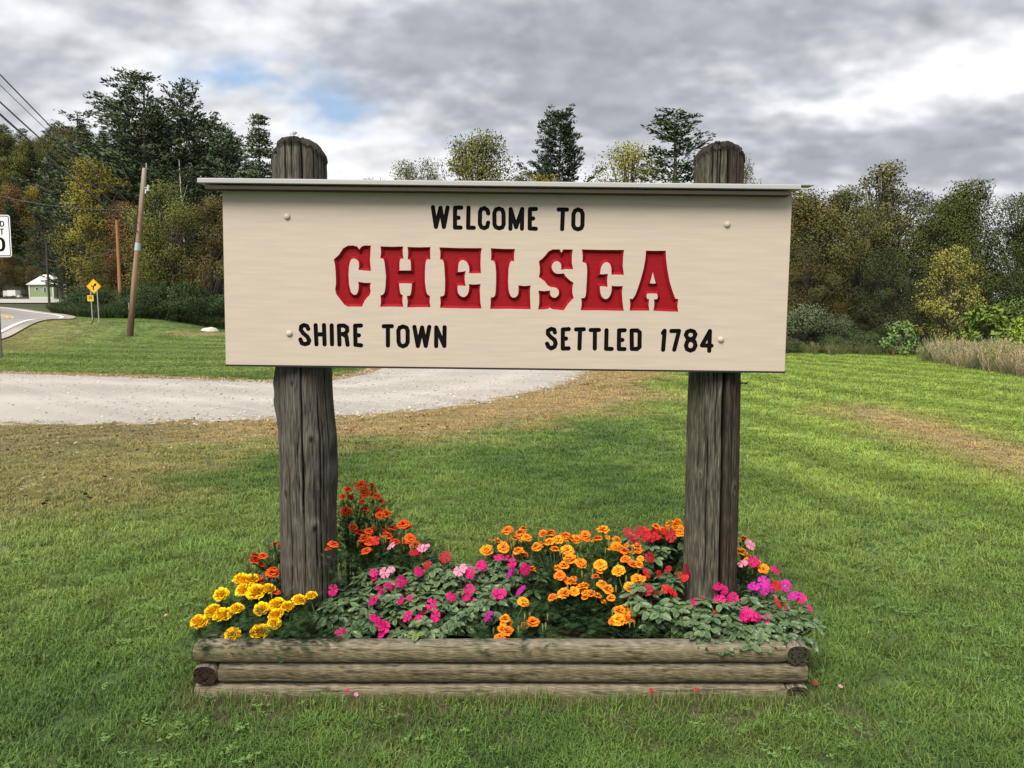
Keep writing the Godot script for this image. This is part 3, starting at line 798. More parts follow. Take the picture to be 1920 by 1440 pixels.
	# -- trees by the green house and on the hillside
	plant("pine_tree", pine_c, -80.2, 141, 24.0, 1.08, Color(0.018, 0.027, 0.016), "dark pine drooping over the corner of the pale green house", "pine tree")
	plant("maple_tree", round_a, -111.0, 172, 21.0, 0.9, Color(0.130, 0.075, 0.028), "orange-red maple at the frame's edge above the speed limit sign", "maple tree")
	plant("maple_tree", round_b, -105.0, 176, 20.0, 0.9, Color(0.135, 0.115, 0.022), "yellow-green maple on the slope beside the orange-red maple", "maple tree")
	plant("broadleaf_tree", round_a, -101.5, 156, 11.0, 1.0, Color(0.105, 0.078, 0.030), "round brown-leaved tree behind the white trailer", "tree")
	plant("broadleaf_tree", round_b, -95.0, 158, 12.0, 1.0, Color(0.060, 0.055, 0.022), "olive tree behind the pale green house roof", "tree")
	for q in [[-66.0, 118, 15.0], [-62.0, 124, 19.0], [-70.0, 140, 21.0], [-60.0, 112, 11.0], [-56.0, 108, 14.0], [-57.0, 118, 19.0]]:
		plant("pine_tree", [pine_b, pine_c][rng.randi() % 2], q[0], q[1], q[2], 0.95, dark, "dark pine at the road bend between the green house and the golden maple", "pine tree", "pines at the road bend")
	for k in 104:
		var d := rr(164, 250)
		var x := -d * (rr(0.44, 0.74) if k < 84 else rr(0.74, 1.0))
		var soft := rng.randf()
		var label := "evergreen on the far hillside above the green house"
		if soft < 0.45:
			plant("pine_tree", [pine_b, pine_c, spruce][rng.randi() % 3], x, d, rr(14, 20), 1.25, Color(0.030, 0.045, 0.022), label, "pine tree", "evergreens on the far hillside")
		else:
			var tones := [Color(0.050, 0.070, 0.022), Color(0.075, 0.080, 0.022), Color(0.095, 0.075, 0.026), Color(0.040, 0.060, 0.022)]
			plant("broadleaf_tree", [round_a, round_b][rng.randi() % 2], x, d, rr(12, 17), 1.25, tones[rng.randi() % 4], "leafy tree on the far hillside above the green house", "tree", "leafy trees on the far hillside")
	# -- crowns that show over the sign roof
	plant("broadleaf_tree", airy, -13.7, 80, 14.9, 0.6, Color(0.090, 0.095, 0.035), "smallest leafy crown over the sign roof, next to the rounded post top", "tree")
	plant("broadleaf_tree", airy, -9.3, 78, 16.4, 0.75, Color(0.100, 0.105, 0.050), "thin grey-green crown over the sign roof, sky showing through it", "tree")
	plant("maple_tree", round_b, -3.7, 75, 17.8, 0.85, Color(0.092, 0.094, 0.028), "olive and russet maple crown over the middle of the sign roof", "maple tree")
	plant("broadleaf_tree", round_a, 1.2, 80, 15.2, 0.6, Color(0.070, 0.072, 0.026), "low crown between the russet maple and the great pine", "tree")
	plant("maple_tree", round_b, 3.0, 70, 13.5, 0.6, Color(0.135, 0.120, 0.022), "yellow-green crown tucked under the great pine", "maple tree")
	plant("pine_tree", pine_d, 4.9, 80, 21.6, 0.97, Color(0.024, 0.038, 0.020), "great dark pine standing alone over the middle of the sign roof", "pine tree")
	plant("maple_tree", airy, 10.2, 72, 16.6, 0.95, Color(0.160, 0.160, 0.040), "pale yellow-green maple crown beside the forked pine", "maple tree")
	plant("pine_tree", pine_b, 14.9, 74, 20.4, 1.55, Color(0.032, 0.052, 0.022), "forked pine with a ragged top beside the weathered flat-topped post", "pine tree")
	plant("broadleaf_tree", airy, 21.6, 76, 16.2, 0.5, Color(0.085, 0.090, 0.035), "thin crown peeping out behind the flat-topped post", "tree")
	for q in [[-17.0, 84, 12.0], [-6.0, 84, 13.0], [7.5, 82, 13.0], [12.5, 66, 11.5], [18.0, 80, 13.0], [25.0, 70, 12.0], [30.0, 72, 12.5], [-1.0, 70, 10.0], [-20.0, 80, 12.5]]:
		plant("broadleaf_tree", [round_a, round_b][rng.randi() % 2], q[0], q[1], q[2], 1.0, Color(0.060, 0.066, 0.024), "leafy tree of the row hidden behind the sign board", "tree", "trees behind the sign board")
	# -- the east treeline
	plant("maple_tree", near_b, 14.4, 38, 7.2, 1.0, Color(0.074, 0.074, 0.024), "russet brown tree at the board's edge, first of the east treeline", "maple tree")
	plant("broadleaf_tree", near_a, 17.0, 39, 6.6, 0.75, Color(0.066, 0.070, 0.024), "bronze tree filling the gap below the tall slim tree", "tree")
	plant("broadleaf_tree", slim, 19.6, 42.5, 9.5, 0.85, Color(0.085, 0.082, 0.032), "tall slim tree rising above the rest of the east treeline", "tree")
	plant("broadleaf_tree", near_a, 20.4, 38, 7.0, 0.80, Color(0.050, 0.060, 0.018), "dark green tree behind the yellowish sapling, toward the slim tree", "tree")
	plant("broadleaf_tree", near_b, 22.2, 39.5, 7.9, 0.85, Color(0.050, 0.064, 0.018), "dark green tree with a domed top behind the yellowish sapling", "tree")
	plant("broadleaf_tree", near_a, 25.4, 40, 7.5, 0.8, Color(0.040, 0.056, 0.018), "dark green tree at the far end of the east treeline", "tree")
	plant("broadleaf_tree", near_b, 28.8, 41, 8.0, 0.9, Color(0.042, 0.056, 0.018), "dark tree past the end of the east treeline, mostly out of frame", "tree")
	plant("broadleaf_tree", near_a, 16.6, 35.0, 4.4, 0.9, Color(0.036, 0.044, 0.018), "low dark willow-like tree under the bronze tree", "tree")
	plant("broadleaf_tree", near_b, 19.2, 35.0, 4.0, 1.0, Color(0.032, 0.044, 0.018), "low dark tree between the leafy bright bush and the sapling", "tree")
	plant("broadleaf_tree", near_a, 13.4, 35.5, 4.6, 0.9, Color(0.056, 0.054, 0.020), "low brown tree under the russet brown tree", "tree")
	plant("broadleaf_tree", near_a, 22.5, 34, 4.2, 1.1, Color(0.036, 0.050, 0.018), "low dark tree behind the bright lime bush", "tree")
	for q in [[12.0, 46, 7.5], [16.5, 47, 8.0], [23.0, 47, 8.5], [27.0, 48, 8.0], [31.0, 46, 8.5], [34.0, 43, 8.2], [38.0, 45, 8.6], [9.0, 52, 7.0]]:
		plant("broadleaf_tree", [near_a, near_b][rng.randi() % 2], q[0], q[1], q[2], 1.0, Color(0.045, 0.052, 0.020), "dark tree of the second row behind the east treeline", "tree", "second row of the east treeline")
	plant("willow_shrub", bush, 11.5, 31.2, 1.9, 1.0, Color(0.068, 0.088, 0.046), "grey-green willow shrub at the lawn's edge beside the sign board", "shrub")
	plant("willow_shrub", bush, 13.0, 31.8, 1.5, 1.0, Color(0.052, 0.070, 0.036), "smaller grey-green willow shrub next to the one by the sign board", "shrub")
	for q in [[9.6, 31.4, 0.8], [10.7, 30.4, 0.6], [12.3, 30.3, 0.7], [13.4, 30.0, 0.9], [15.0, 29.8, 0.8], [15.3, 28.3, 0.7]]:
		plant("low_shrub", bush, q[0], q[1], q[2], 1.3, Color(0.048, 0.070, 0.028), "low dark green shrub in the strip where the east lawn meets the trees", "shrub", "low shrubs along the east lawn")
	plant("leafy_shrub", leafy, 14.1, 28.6, 1.35, 0.9, Color(0.105, 0.165, 0.052), "bright green large-leaved bush on the lawn's edge before the dark trees", "shrub")
	plant("sapling", young, 16.2, 29.3, 4.1, 0.85, Color(0.155, 0.155, 0.040), "yellowish young tree in front of the east treeline", "young tree")
	plant("leafy_shrub", leafy, 16.7, 27.6, 1.9, 1.0, Color(0.090, 0.130, 0.026), "green bush at the foot of the yellowish young tree", "shrub")
	plant("leafy_shrub", leafy, 16.6, 25.4, 1.5, 0.9, Color(0.155, 0.225, 0.035), "bright lime bush at the frame's edge behind the tan grass", "shrub")
	plant("leafy_shrub", bush, 18.6, 29.0, 2.1, 1.0, Color(0.060, 0.095, 0.024), "plain green bush behind the lime bush", "shrub")
	# -- a bare tree among the east treeline
	var bare := Shape.new()
	rng.seed = 77
	bare.tube([Vector3(0, 0, 0), Vector3(0.1, 4, 0), Vector3(0.0, 8.6, 0)], [0.09, 0.06, 0.012], 5, Color(0.16, 0.14, 0.12))
	for k in 26:
		var h := rr(4.5, 8.2)
		var a := rr(0, TAU)
		var ln := (9.0 - h) * rr(0.2, 0.45) + 0.2
		bare.tube([Vector3(0.05, h, 0), Vector3(cos(a) * ln * 0.6, h + ln * 0.8, sin(a) * ln * 0.6), Vector3(cos(a) * ln, h + ln * 1.7, sin(a) * ln)], [0.022, 0.014, 0.006], 4, Color(0.16, 0.14, 0.12))
	tag(part(self, "bare_tree", bare.done(tinted("bark")), null, Transform3D(Basis.IDENTITY, Vector3(25.2, 0, -43.5))), "leafless grey tree poking above the east treeline", "bare tree")
	# -- tan seed grass and weeds along the east edge
	rng.seed = 88
	var stalk := Shape.new()
	for k in 14:
		var a := rr(0, TAU)
		var o := Vector3(cos(a), 0, sin(a)) * rr(0, 0.12)
		var tip := o + Vector3(rr(-0.34, 0.34), rr(0.50, 1.0), rr(-0.34, 0.34))
		var sd := Vector3(cos(a + 1.5), 0, sin(a + 1.5)) * 0.009
		stalk.quad(o - sd, o + sd, tip + sd * 0.5, tip - sd * 0.5, Color(0.9, 0.95, 0.8))
		for q in 5:
			stalk.leaf(tip - Vector3(0, q * 0.035, 0), Vector3(rr(-0.04, 0.04), 0.06, rr(-0.04, 0.04)), Vector3(rr(-1, 1), 0, rr(-1, 1)).normalized() * 0.014, Color(1.1, 0.98, 0.85))
	var xf := []
	var cols := []
	for k in 2600:
		var t := rng.randf()
		var p := Vector2(13.3, 25.5).lerp(Vector2(12.2, 17.6), t) + Vector2(rr(0.0, 1.0) * rr(0.3, 4.2), rr(-0.4, 0.4))
		if p.x < 13.2 and p.y < 24.5 and rng.randf() < 0.3: continue
		var s := rr(0.30, 0.78) * (0.85 + 0.6 * noise_a.get_noise_2d(p.x * 90.0, p.y * 90.0))
		xf.append(Transform3D(Basis(Vector3.UP, rr(0, TAU)).scaled(Vector3(s, s, s)), Vector3(p.x, 0, -p.y)))
		cols.append(jit(Color(0.36, 0.295, 0.21), 0.3) if rng.randf() < 0.66 else jit(Color(0.150, 0.200, 0.080), 0.25))
	scatter("tall_grass", stalk.done(tinted("dry stalks", 0.9)), xf, cols, "clump of tall tan seed grass at the edge of the east lawn", "tall grass")
	xf = []
	cols = []
	for k in 1500:
		var t := rng.randf()
		var p := Vector2(9.0, 30.6).lerp(Vector2(14.2, 28.6), t) + Vector2(rr(-0.3, 0.6), rr(-0.4, 1.8))
		if noise_a.get_noise_2d(p.x * 120.0, p.y * 120.0) < rr(-0.15, 0.35): continue
		var s := rr(0.18, 0.5)
		xf.append(Transform3D(Basis(Vector3.UP, rr(0, TAU)).scaled(Vector3(s * 1.2, s, s * 1.2)), Vector3(p.x, 0, -p.y)))
		cols.append(jit(Color(0.085, 0.105, 0.045), 0.3) if rng.randf() < 0.8 else jit(Color(0.22, 0.17, 0.11), 0.25))
	scatter("weeds", stalk.done(tinted("dry stalks", 0.9)), xf, cols, "strip of weeds and goldenrod under the east treeline", "weeds")
	xf = []
	cols = []
	for k in 5200:
		var p := Vector2(rr(-46, -16), 0)
		p.y = 67.5 + maxf(0.0, (-p.x - 34.0)) * 0.85 + rr(-1.5, 6.0)
		if Geometry2D.is_point_in_polygon(Vector2(p.x - 1.0, p.y), road_poly): continue
		var s := rr(0.7, 1.5)
		xf.append(Transform3D(Basis(Vector3.UP, rr(0, TAU)).scaled(Vector3(s * 1.6, s * 0.8, s * 1.6)), Vector3(p.x, land(p.x, p.y), -p.y)))
		cols.append(jit(Color(0.040, 0.065, 0.022), 0.3))
	for k in 2600:
		var p := Vector2(rr(-21, 22), 66.0 + rr(-1.5, 7.0))
		var s := rr(0.7, 1.5)
		xf.append(Transform3D(Basis(Vector3.UP, rr(0, TAU)).scaled(Vector3(s * 1.6, s * 0.9, s * 1.6)), Vector3(p.x, land(p.x, p.y), -p.y)))
		cols.append(jit(Color(0.050, 0.075, 0.026), 0.3))
	scatter("undergrowth", stalk.done(tinted("dry stalks", 0.9)), xf, cols, "dark unmown undergrowth along the foot of the west wood", "undergrowth")

# ---------- the town sign ----------
func inset(poly: PackedVector2Array, by: float) -> PackedVector2Array:
	var out := PackedVector2Array()
	var n := poly.size()
	var turn := -1.0 if Geometry2D.is_polygon_clockwise(poly) else 1.0
	for k in n:
		var e0 := (poly[k] - poly[(k + n - 1) % n]).normalized()
		var e1 := (poly[(k + 1) % n] - poly[k]).normalized()
		var n0 := Vector2(-e0.y, e0.x) * turn
		var n1 := Vector2(-e1.y, e1.x) * turn
		var m := n0 + n1
		var l := maxf(m.length_squared() / 2.0, 0.55)
		out.append(poly[k] + m / l * by)
	return out

func to_poly(raw: Array) -> PackedVector2Array:
	var out := PackedVector2Array()
	for q in raw: out.append(Vector2(q[0], q[1]) * 0.001)
	return out

func rounded(poly: PackedVector2Array) -> PackedVector2Array:
	# soften the hand-cut corners a little
	var out := PackedVector2Array()
	var n := poly.size()
	for k in n:
		var a := poly[(k + n - 1) % n]; var b := poly[k]; var c := poly[(k + 1) % n]
		var turn := absf((b - a).angle_to(c - b))
		if turn > 0.25 and turn < 1.0:
			out.append(b + (a - b) * 0.28); out.append(b + (c - b) * 0.28)
		else:
			out.append(b)
	return out

func flat(sh: Shape, poly: PackedVector2Array, z: float, col: Color) -> void:
	var idx := Geometry2D.triangulate_polygon(poly)
	for k in range(0, idx.size(), 3):
		var a := poly[idx[k]]; var b := poly[idx[k + 1]]; var c := poly[idx[k + 2]]
		if (b - a).cross(c - a) > 0.0:
			var t := b; b = c; c = t
		sh.tri(Vector3(a.x, a.y, z), Vector3(b.x, b.y, z), Vector3(c.x, c.y, z), col)

func slope(sh: Shape, outer: PackedVector2Array, inner: PackedVector2Array, z0: float, z1: float, col: Color) -> void:
	var n := outer.size()
	var turn := Geometry2D.is_polygon_clockwise(outer)
	for k in n:
		var a := outer[k]; var b := outer[(k + 1) % n]; var c := inner[(k + 1) % n]; var d := inner[k]
		if turn: sh.quad(Vector3(a.x, a.y, z0), Vector3(b.x, b.y, z0), Vector3(c.x, c.y, z1), Vector3(d.x, d.y, z1), col)
		else: sh.quad(Vector3(d.x, d.y, z1), Vector3(c.x, c.y, z1), Vector3(b.x, b.y, z0), Vector3(a.x, a.y, z0), col)

func cutter(parent: Node, poly: PackedVector2Array, deep: float, m: Material) -> void:
	var c := CSGPolygon3D.new()
	c.polygon = poly
	c.depth = deep + 0.002
	c.position.z = 0.002
	c.operation = CSGShape3D.OPERATION_SUBTRACTION
	c.material = m
	c.name = "cut"
	parent.add_child(c, true)

func grained(key: String, scale_: Vector3) -> StandardMaterial3D:
	# vertex tints under a fine grain that runs along the timber
	if not mats.has(key):
		var m := tinted(key, 0.9, 0.3)
		m.albedo_texture = noise_tex(0.02, 5, Color(0.40, 0.40, 0.40), Color(1, 1, 1), 71 + mats.size())
		m.uv1_triplanar = true
		m.uv1_scale = scale_
		m.heightmap_enabled = true
		m.heightmap_texture = noise_tex(0.024, 4, Color(0, 0, 0), Color(1, 1, 1), 91)
		m.heightmap_scale = 0.2
	return mats[key]

func post_mesh(high: float, r0: float, r1: float, seed_: int, knots: Array, cracks: Array, split: float, peak: float) -> ArrayMesh:
	var f := FastNoiseLite.new(); f.seed = seed_; f.frequency = 1.0; f.fractal_octaves = 3
	var g := FastNoiseLite.new(); g.seed = seed_ + 9; g.frequency = 1.0; g.fractal_octaves = 2
	var shape_at := func(u: float, v: float) -> Vector3:
		var a := u * TAU
		var ca := cos(a); var sa := sin(a)
		var side := minf(v / 0.95, 1.0)
		var cap := clampf((v - 0.95) / 0.05, 0.0, 1.0)
		var y := high * side
		var r := lerpf(r0, r1, pow(side, 0.8)) * (1.0 + 0.035 * f.get_noise_3d(ca * 1.1, y * 0.9, sa * 1.1))
		# long drying checks
		var grain := g.get_noise_3d(ca * 9.0, y * 0.55, sa * 9.0)
		var checks := absf(f.get_noise_3d(ca * 4.2, y * 0.35, sa * 4.2 + 5.0))
		r += 0.0032 * grain - 0.010 * ss(0.055, 0.0, checks)
		if split > -9.0:
			var off := wrapf(a - split - 0.04 * f.get_noise_2d(y * 1.5, 3.0), -PI, PI)
			r -= 0.055 * ss(0.080, 0.025, absf(off))
			r += 0.004 * signf(off) * ss(0.5, 0.07, absf(off))
		for q in cracks:
			var wob := 0.05 * f.get_noise_2d(y * 2.5, q[0] * 9.0)
			var off: float = absf(wrapf(a - q[0] - wob, -PI, PI)) * r0
			var fade := ss(q[1], q[1] + 0.12, y) * ss(q[2], q[2] - 0.12, y)
			r -= 0.020 * ss(q[3], 0.0, off) * fade
		for q in knots:
			var da: float = wrapf(a - q[0], -PI, PI) * r0
			var dy: float = (y - q[1]) * 0.75
			var e: float = (da * da + dy * dy) / (q[2] * q[2])
			r += q[3] * exp(-e * 0.5) - absf(q[3]) * 1.2 * exp(-e * 7.0)
		var rough_top := f.get_noise_3d(ca * 6.0, 7.0, sa * 6.0)
		var rim := high - peak * pow(absf(sa), 2.2) * 1.0 + 0.030 * rough_top
		if cap > 0.0:
			var rr_ := r * cos(cap * PI * 0.5)
			y = rim + 0.028 * sin(cap * PI * 0.5) + 0.012 * f.get_noise_3d(ca * rr_ * 60.0, 2.0, sa * rr_ * 60.0) * cap
			y += peak * pow(absf(sa), 2.2) * (1.0 - pow(1.0 - cap, 2.0))
			r = rr_ + (0.006 if cap < 0.25 else 0.0)
		else:
			y = minf(y, rim) if side > 0.9 else y
		return Vector3(sa * r, y, ca * r)
	var tone := func(u: float, v: float) -> Color:
		var a := u * TAU
		var ca := cos(a); var sa := sin(a)
		var y := high * minf(v / 0.95, 1.0)
		var k := 0.5 + 0.5 * g.get_noise_3d(ca * 16.0, y * 0.9, sa * 16.0)
		var m := 0.5 + 0.5 * f.get_noise_3d(ca * 3.0, y * 1.6, sa * 3.0 + 9.0)
		var checks := absf(f.get_noise_3d(ca * 4.2, y * 0.35, sa * 4.2 + 5.0))
		var c := Color(0.085, 0.077, 0.066).lerp(Color(0.270, 0.250, 0.218), clampf(k * 0.75 + m * 0.45 - 0.1, 0.0, 1.0))
		if split > -9.0:
			var off := wrapf(a - split, -PI, PI)
			if off < 0.0:
				c = c.lerp(Color(0.125, 0.118, 0.070), 0.45)
				var lich := f.get_noise_3d(ca * 11.0, y * 7.0, sa * 11.0)
				c = c.lerp(Color(0.27, 0.27, 0.20), ss(0.16, 0.42, lich) * 0.8)
			else:
				c = Color(c.r * 0.62, c.g * 0.55, c.b * 0.50)
			c = c.lerp(Color(0.018, 0.014, 0.01), ss(0.095, 0.045, absf(off)))
		else:
			c = c.lerp(Color(0.06, 0.056, 0.05), 0.40 * ss(0.1, 0.9, sa))  # side away from the sun painted darker, as shade
			c = c.lerp(Color(0.135, 0.118, 0.075), 0.5 * ss(0.9, 0.3, y) * m)
		c = c.lerp(Color(0.022, 0.018, 0.014), 0.85 * ss(0.045, 0.008, checks))
		for q in cracks:
			var wob := 0.05 * f.get_noise_2d(y * 2.5, q[0] * 9.0)
			var off: float = absf(wrapf(a - q[0] - wob, -PI, PI)) * r0
			var fade := ss(q[1], q[1] + 0.12, y) * ss(q[2], q[2] - 0.12, y)
			c = c.lerp(Color(0.016, 0.013, 0.011), 0.92 * ss(q[3] * 0.95, q[3] * 0.3, off) * fade)
		for q in knots:
			var da: float = wrapf(a - q[0], -PI, PI) * r0
			var dy: float = (y - q[1]) * 0.6
			var e: float = sqrt(da * da + dy * dy) / q[2]
			if q[3] > 0.02: continue
			c = c.lerp(Color(0.235, 0.215, 0.185), 0.7 * exp(-pow((e - 0.95) / 0.45, 2.0)))
			c = c.lerp(Color(0.03, 0.024, 0.02), exp(-e * e * 5.0))
		if v > 0.945: c = c.lerp(Color(0.045, 0.040, 0.034), 0.75)
		return c
	return grid(260, 240, shape_at, tone, grained("post wood", Vector3(11, 0.9, 11)), true)

func build_sign() -> void:
	var sign_ := thing("welcome_sign", "large cream town sign with red and black carved lettering on two log posts", "town sign", Vector3(0, 0, -3.55))
	# posts
	var knots_a := [[0.42, 1.02, 0.022, 0.008], [-0.60, 0.775, 0.018, 0.004], [0.47, 0.615, 0.024, 0.009], [0.10, 0.70, 0.010, 0.003], [1.45, 0.93, 0.10, 0.022], [-0.2, 1.27, 0.014, 0.003], [-1.25, 1.22, 0.05, 0.021]]
	var knots_b := [[0.72, 0.80, 0.016, 0.005], [-0.70, 0.86, 0.010, 0.004]]
	var pa := part(sign_, "post", post_mesh(2.302, 0.128, 0.116, 61, knots_a, [[0.12, 0.62, 1.60, 0.0055], [-0.42, 0.15, 0.95, 0.0045], [0.72, 0.2, 1.25, 0.0050], [-0.95, 0.5, 1.5, 0.005], [0.32, 1.95, 2.4, 0.007], [-0.30, 2.02, 2.4, 0.006], [1.05, 0.9, 1.6, 0.005], [-0.05, 2.1, 2.4, 0.005], [-0.75, 2.0, 2.4, 0.006], [0.8, 2.05, 2.4, 0.005]], -99.0, 0.075), null, Transform3D(Basis(Vector3.BACK, 0.0), Vector3(-0.937, 0, 0)))
	pa.set_meta("label", "grey knotty log post with a rounded top")
	var pb := part(sign_, "post", post_mesh(2.282, 0.125, 0.106, 62, knots_b, [[-0.45, 0.3, 1.1, 0.0045], [-0.85, 0.7, 1.5, 0.0045], [-0.15, 0.9, 1.5, 0.004], [0.55, 0.3, 1.4, 0.004], [-0.55, 1.95, 2.4, 0.006], [-0.2, 2.0, 2.4, 0.006], [0.15, 1.9, 2.4, 0.008], [0.5, 2.0, 2.4, 0.006], [0.85, 2.0, 2.4, 0.006], [-0.9, 2.05, 2.4, 0.006]], 0.15, 0.05), null, Transform3D(Basis.IDENTITY, Vector3(0.915, 0, 0)))
	pb.set_meta("label", "lichened log post with a long deep crack")
	# board with its carving
	var paint := StandardMaterial3D.new()
	paint.resource_name = "cream painted plywood"
	paint.albedo_color = Color(0.488, 0.420, 0.362).linear_to_srgb()
	paint.albedo_texture = noise_tex(0.012, 4, Color(0.945, 0.945, 0.95), Color(1.0, 0.99, 0.98), 31)
	paint.roughness = 0.62
	paint.uv1_triplanar = true
	paint.uv1_scale = Vector3(0.55, 7.0, 7.0)
	paint.heightmap_enabled = true
	var ridge := FastNoiseLite.new()
	ridge.seed = 33; ridge.frequency = 0.011; ridge.fractal_type = FastNoiseLite.FRACTAL_RIDGED; ridge.fractal_octaves = 3
	var rt := NoiseTexture2D.new()
	rt.width = 1024; rt.height = 1024; rt.seamless = true; rt.noise = ridge
	var gr := Gradient.new()
	gr.set_color(0, Color(0.62, 0.62, 0.62)); gr.set_offset(0, 0.0)
	gr.set_color(1, Color(0, 0, 0)); gr.set_offset(1, 1.0)
	gr.add_point(0.80, Color(0.60, 0.60, 0.60))
	rt.color_ramp = gr
	paint.heightmap_texture = rt
	paint.heightmap_scale = 0.05
	var red := StandardMaterial3D.new()
	red.resource_name = "red enamel"
	red.albedo_color = Color(0.235, 0.0042, 0.009).linear_to_srgb()
	red.roughness = 0.42
	red.heightmap_enabled = true
	red.heightmap_texture = noise_tex(0.02, 3, Color(0, 0, 0), Color(1, 1, 1), 35, FastNoiseLite.TYPE_SIMPLEX_SMOOTH, 256)
	red.metallic_specular = 0.3
	red.heightmap_scale = 0.05
	red.uv1_triplanar = true
	red.uv1_scale = Vector3(3, 8, 3)
	var black := plain("black enamel", Color(0.004, 0.0036, 0.0036), 0.6)
	black.metallic_specular = 0.2
	var board := CSGCombiner3D.new()
	board.name = "board"
	board.position = Vector3(-0.0245, 1.7065, -3.396 + 3.55)
	board.rotation_degrees.z = -0.71
	sign_.add_child(board)
	var slab := CSGBox3D.new()
	slab.name = "slab"
	slab.size = Vector3(2.415, 0.755, 0.022)
	slab.position = Vector3(0, 0.012, -0.011)
	slab.material = paint
	board.add_child(slab)
	for key in RED_LETTERS:
		var poly := rounded(to_poly(RED_LETTERS[key]))
		cutter(board, poly, 0.0155, red)
		var sh := Shape.new()
		slope(sh, poly, inset(poly, 0.0120), -0.0003, -0.0130, Color.WHITE)
		for piece in Geometry2D.offset_polygon(poly, -0.0115, Geometry2D.JOIN_MITER):
			if not Geometry2D.is_polygon_clockwise(piece): flat(sh, piece, -0.0128, Color.WHITE)
		if key == "a":
			var hole := to_poly(A_COUNTER)
			var isle := CSGPolygon3D.new()
			isle.name = "counter"
			isle.polygon = hole
			isle.depth = 0.018
			isle.material = paint
			board.add_child(isle)
			var grown := inset(hole, -0.007)
			slope(sh, grown, hole, -0.013, -0.0004, Color.WHITE)
		var lt := part(board, "letter", sh.done(), red)
		lt.set_meta("label", "carved red capital letter " + (key as String).left(1).to_upper())
	for entry in BLACK_LETTERS:
		var acc := []
		for stroke in entry[2]:
			var line := PackedVector2Array()
			for q in stroke: line.append(Vector2(q[0], q[1]) * 10.0)
			for piece in Geometry2D.offset_polyline(line, entry[1] * 11.4, Geometry2D.JOIN_ROUND, Geometry2D.END_ROUND):
				if Geometry2D.is_polygon_clockwise(piece): continue
				var thin := PackedVector2Array()
				for q in piece:
					if thin.is_empty() or thin[-1].distance_to(q * 0.0001) > 0.0012: thin.append(q * 0.0001)
				cutter(board, thin, 0.009, black)
				acc.append(thin)
		var k := 0
		while k < acc.size():
			var j := k + 1
			while j < acc.size():
				var both := Geometry2D.merge_polygons(acc[k], acc[j])
				var solid := both.filter(func(p): return not Geometry2D.is_polygon_clockwise(p))
				if solid.size() == 1:
					acc[k] = solid[0]
					acc.remove_at(j)
					j = k + 1
				else:
					j += 1
			k += 1
		var sh := Shape.new()
		for piece in acc: flat(sh, piece, -0.0078, Color.WHITE)
		part(board, "letter", sh.done(), black).set_meta("label", "carved black " + (entry[0] as String))
	var head := SphereMesh.new()
	head.radius = 0.0135; head.height = 0.018; head.radial_segments = 20; head.rings = 8
	for q in [[-934, 267], [936, 257], [-931, -229], [927, -232]]:
		part(board, "bolt_head", head, paint, Transform3D(Basis(Vector3.RIGHT, PI / 2), Vector3(q[0] * 0.001, q[1] * 0.001, 0.0015)))
	# thin dark strip along the board's bottom edge
	var lip := Shape.new()
	lip.box(Vector3(0, -0.3695, -0.0095), Vector3(2.418, 0.0075, 0.027), Color(0.02, 0.017, 0.014))
	part(board, "bottom_edge_strip", lip.done(tinted("near black tint", 0.8)))
	# roof: a boarded soffit under a folded metal cap
	var tilt := Basis(Vector3.BACK, deg_to_rad(-0.62))
	var soff := Shape.new()
	soff.box(Vector3(-0.005, -0.011, -0.030), Vector3(2.44, 0.014, 0.075), Color(0.05, 0.042, 0.034))
	part(sign_, "soffit", soff.done(tinted("weathered wood")), null, Transform3D(tilt, Vector3(-0.053, 2.0975, 0.208)))
	var profile := []
	for k in 9:
		var a := PI * 0.5 + PI * k / 8.0
		profile.append(Vector2(clampf(cos(a) * -0.014, 0.0, 0.009), sin(a) * 0.0105 + 0.006))
	profile.append(Vector2(-0.080, -0.0035))
	profile.append(Vector2(-0.080, 0.0163))
	var cap := Shape.new()
	for k in profile.size():
		var a: Vector2 = profile[k]
		var b: Vector2 = profile[(k + 1) % profile.size()]
		cap.quad(Vector3(-1.252, a.y, a.x), Vector3(-1.252, b.y, b.x), Vector3(1.252, b.y, b.x), Vector3(1.252, a.y, a.x), Color.WHITE)
	for s in [-1.0, 1.0]:
		for k in range(1, profile.size() - 1):
			var a: Vector2 = profile[0]; var b: Vector2 = profile[k]; var c: Vector2 = profile[k + 1]
			if s > 0: cap.tri(Vector3(1.252, a.y, a.x), Vector3(1.252, b.y, b.x), Vector3(1.252, c.y, c.x), Color.WHITE)
			else: cap.tri(Vector3(-1.252, a.y, a.x), Vector3(-1.252, c.y, c.x), Vector3(-1.252, b.y, b.x), Color.WHITE)
	cap.box(Vector3(0.03, 0.0184, -0.045), Vector3(2.57, 0.003, 0.07), Color(0.9, 0.9, 0.9))
	part(sign_, "roof", cap.done(), plain("galvanised metal", Color(0.36, 0.36, 0.37), 0.65, 0.0), Transform3D(tilt, Vector3(-0.053, 2.105, 0.215)))
	# a bent nail on the cracked post
	var nail := Shape.new()
	nail.tube([Vector3(0, 0, 0), Vector3(0.018, 0.006, 0.01), Vector3(0.03, 0.003, 0.012), Vector3(0.036, 0.012, 0.012)], [0.0035, 0.003, 0.003, 0.002], 6, Color(0.05, 0.05, 0.05))
	nail.box(Vector3(0.03, 0.004, 0.012), Vector3(0.010, 0.008, 0.006), Color(0.06, 0.06, 0.06))
	part(sign_, "bent_nail", nail.done(tinted("near black tint")), null, Transform3D(Basis.IDENTITY, Vector3(1.012, 1.262, 0.05)))

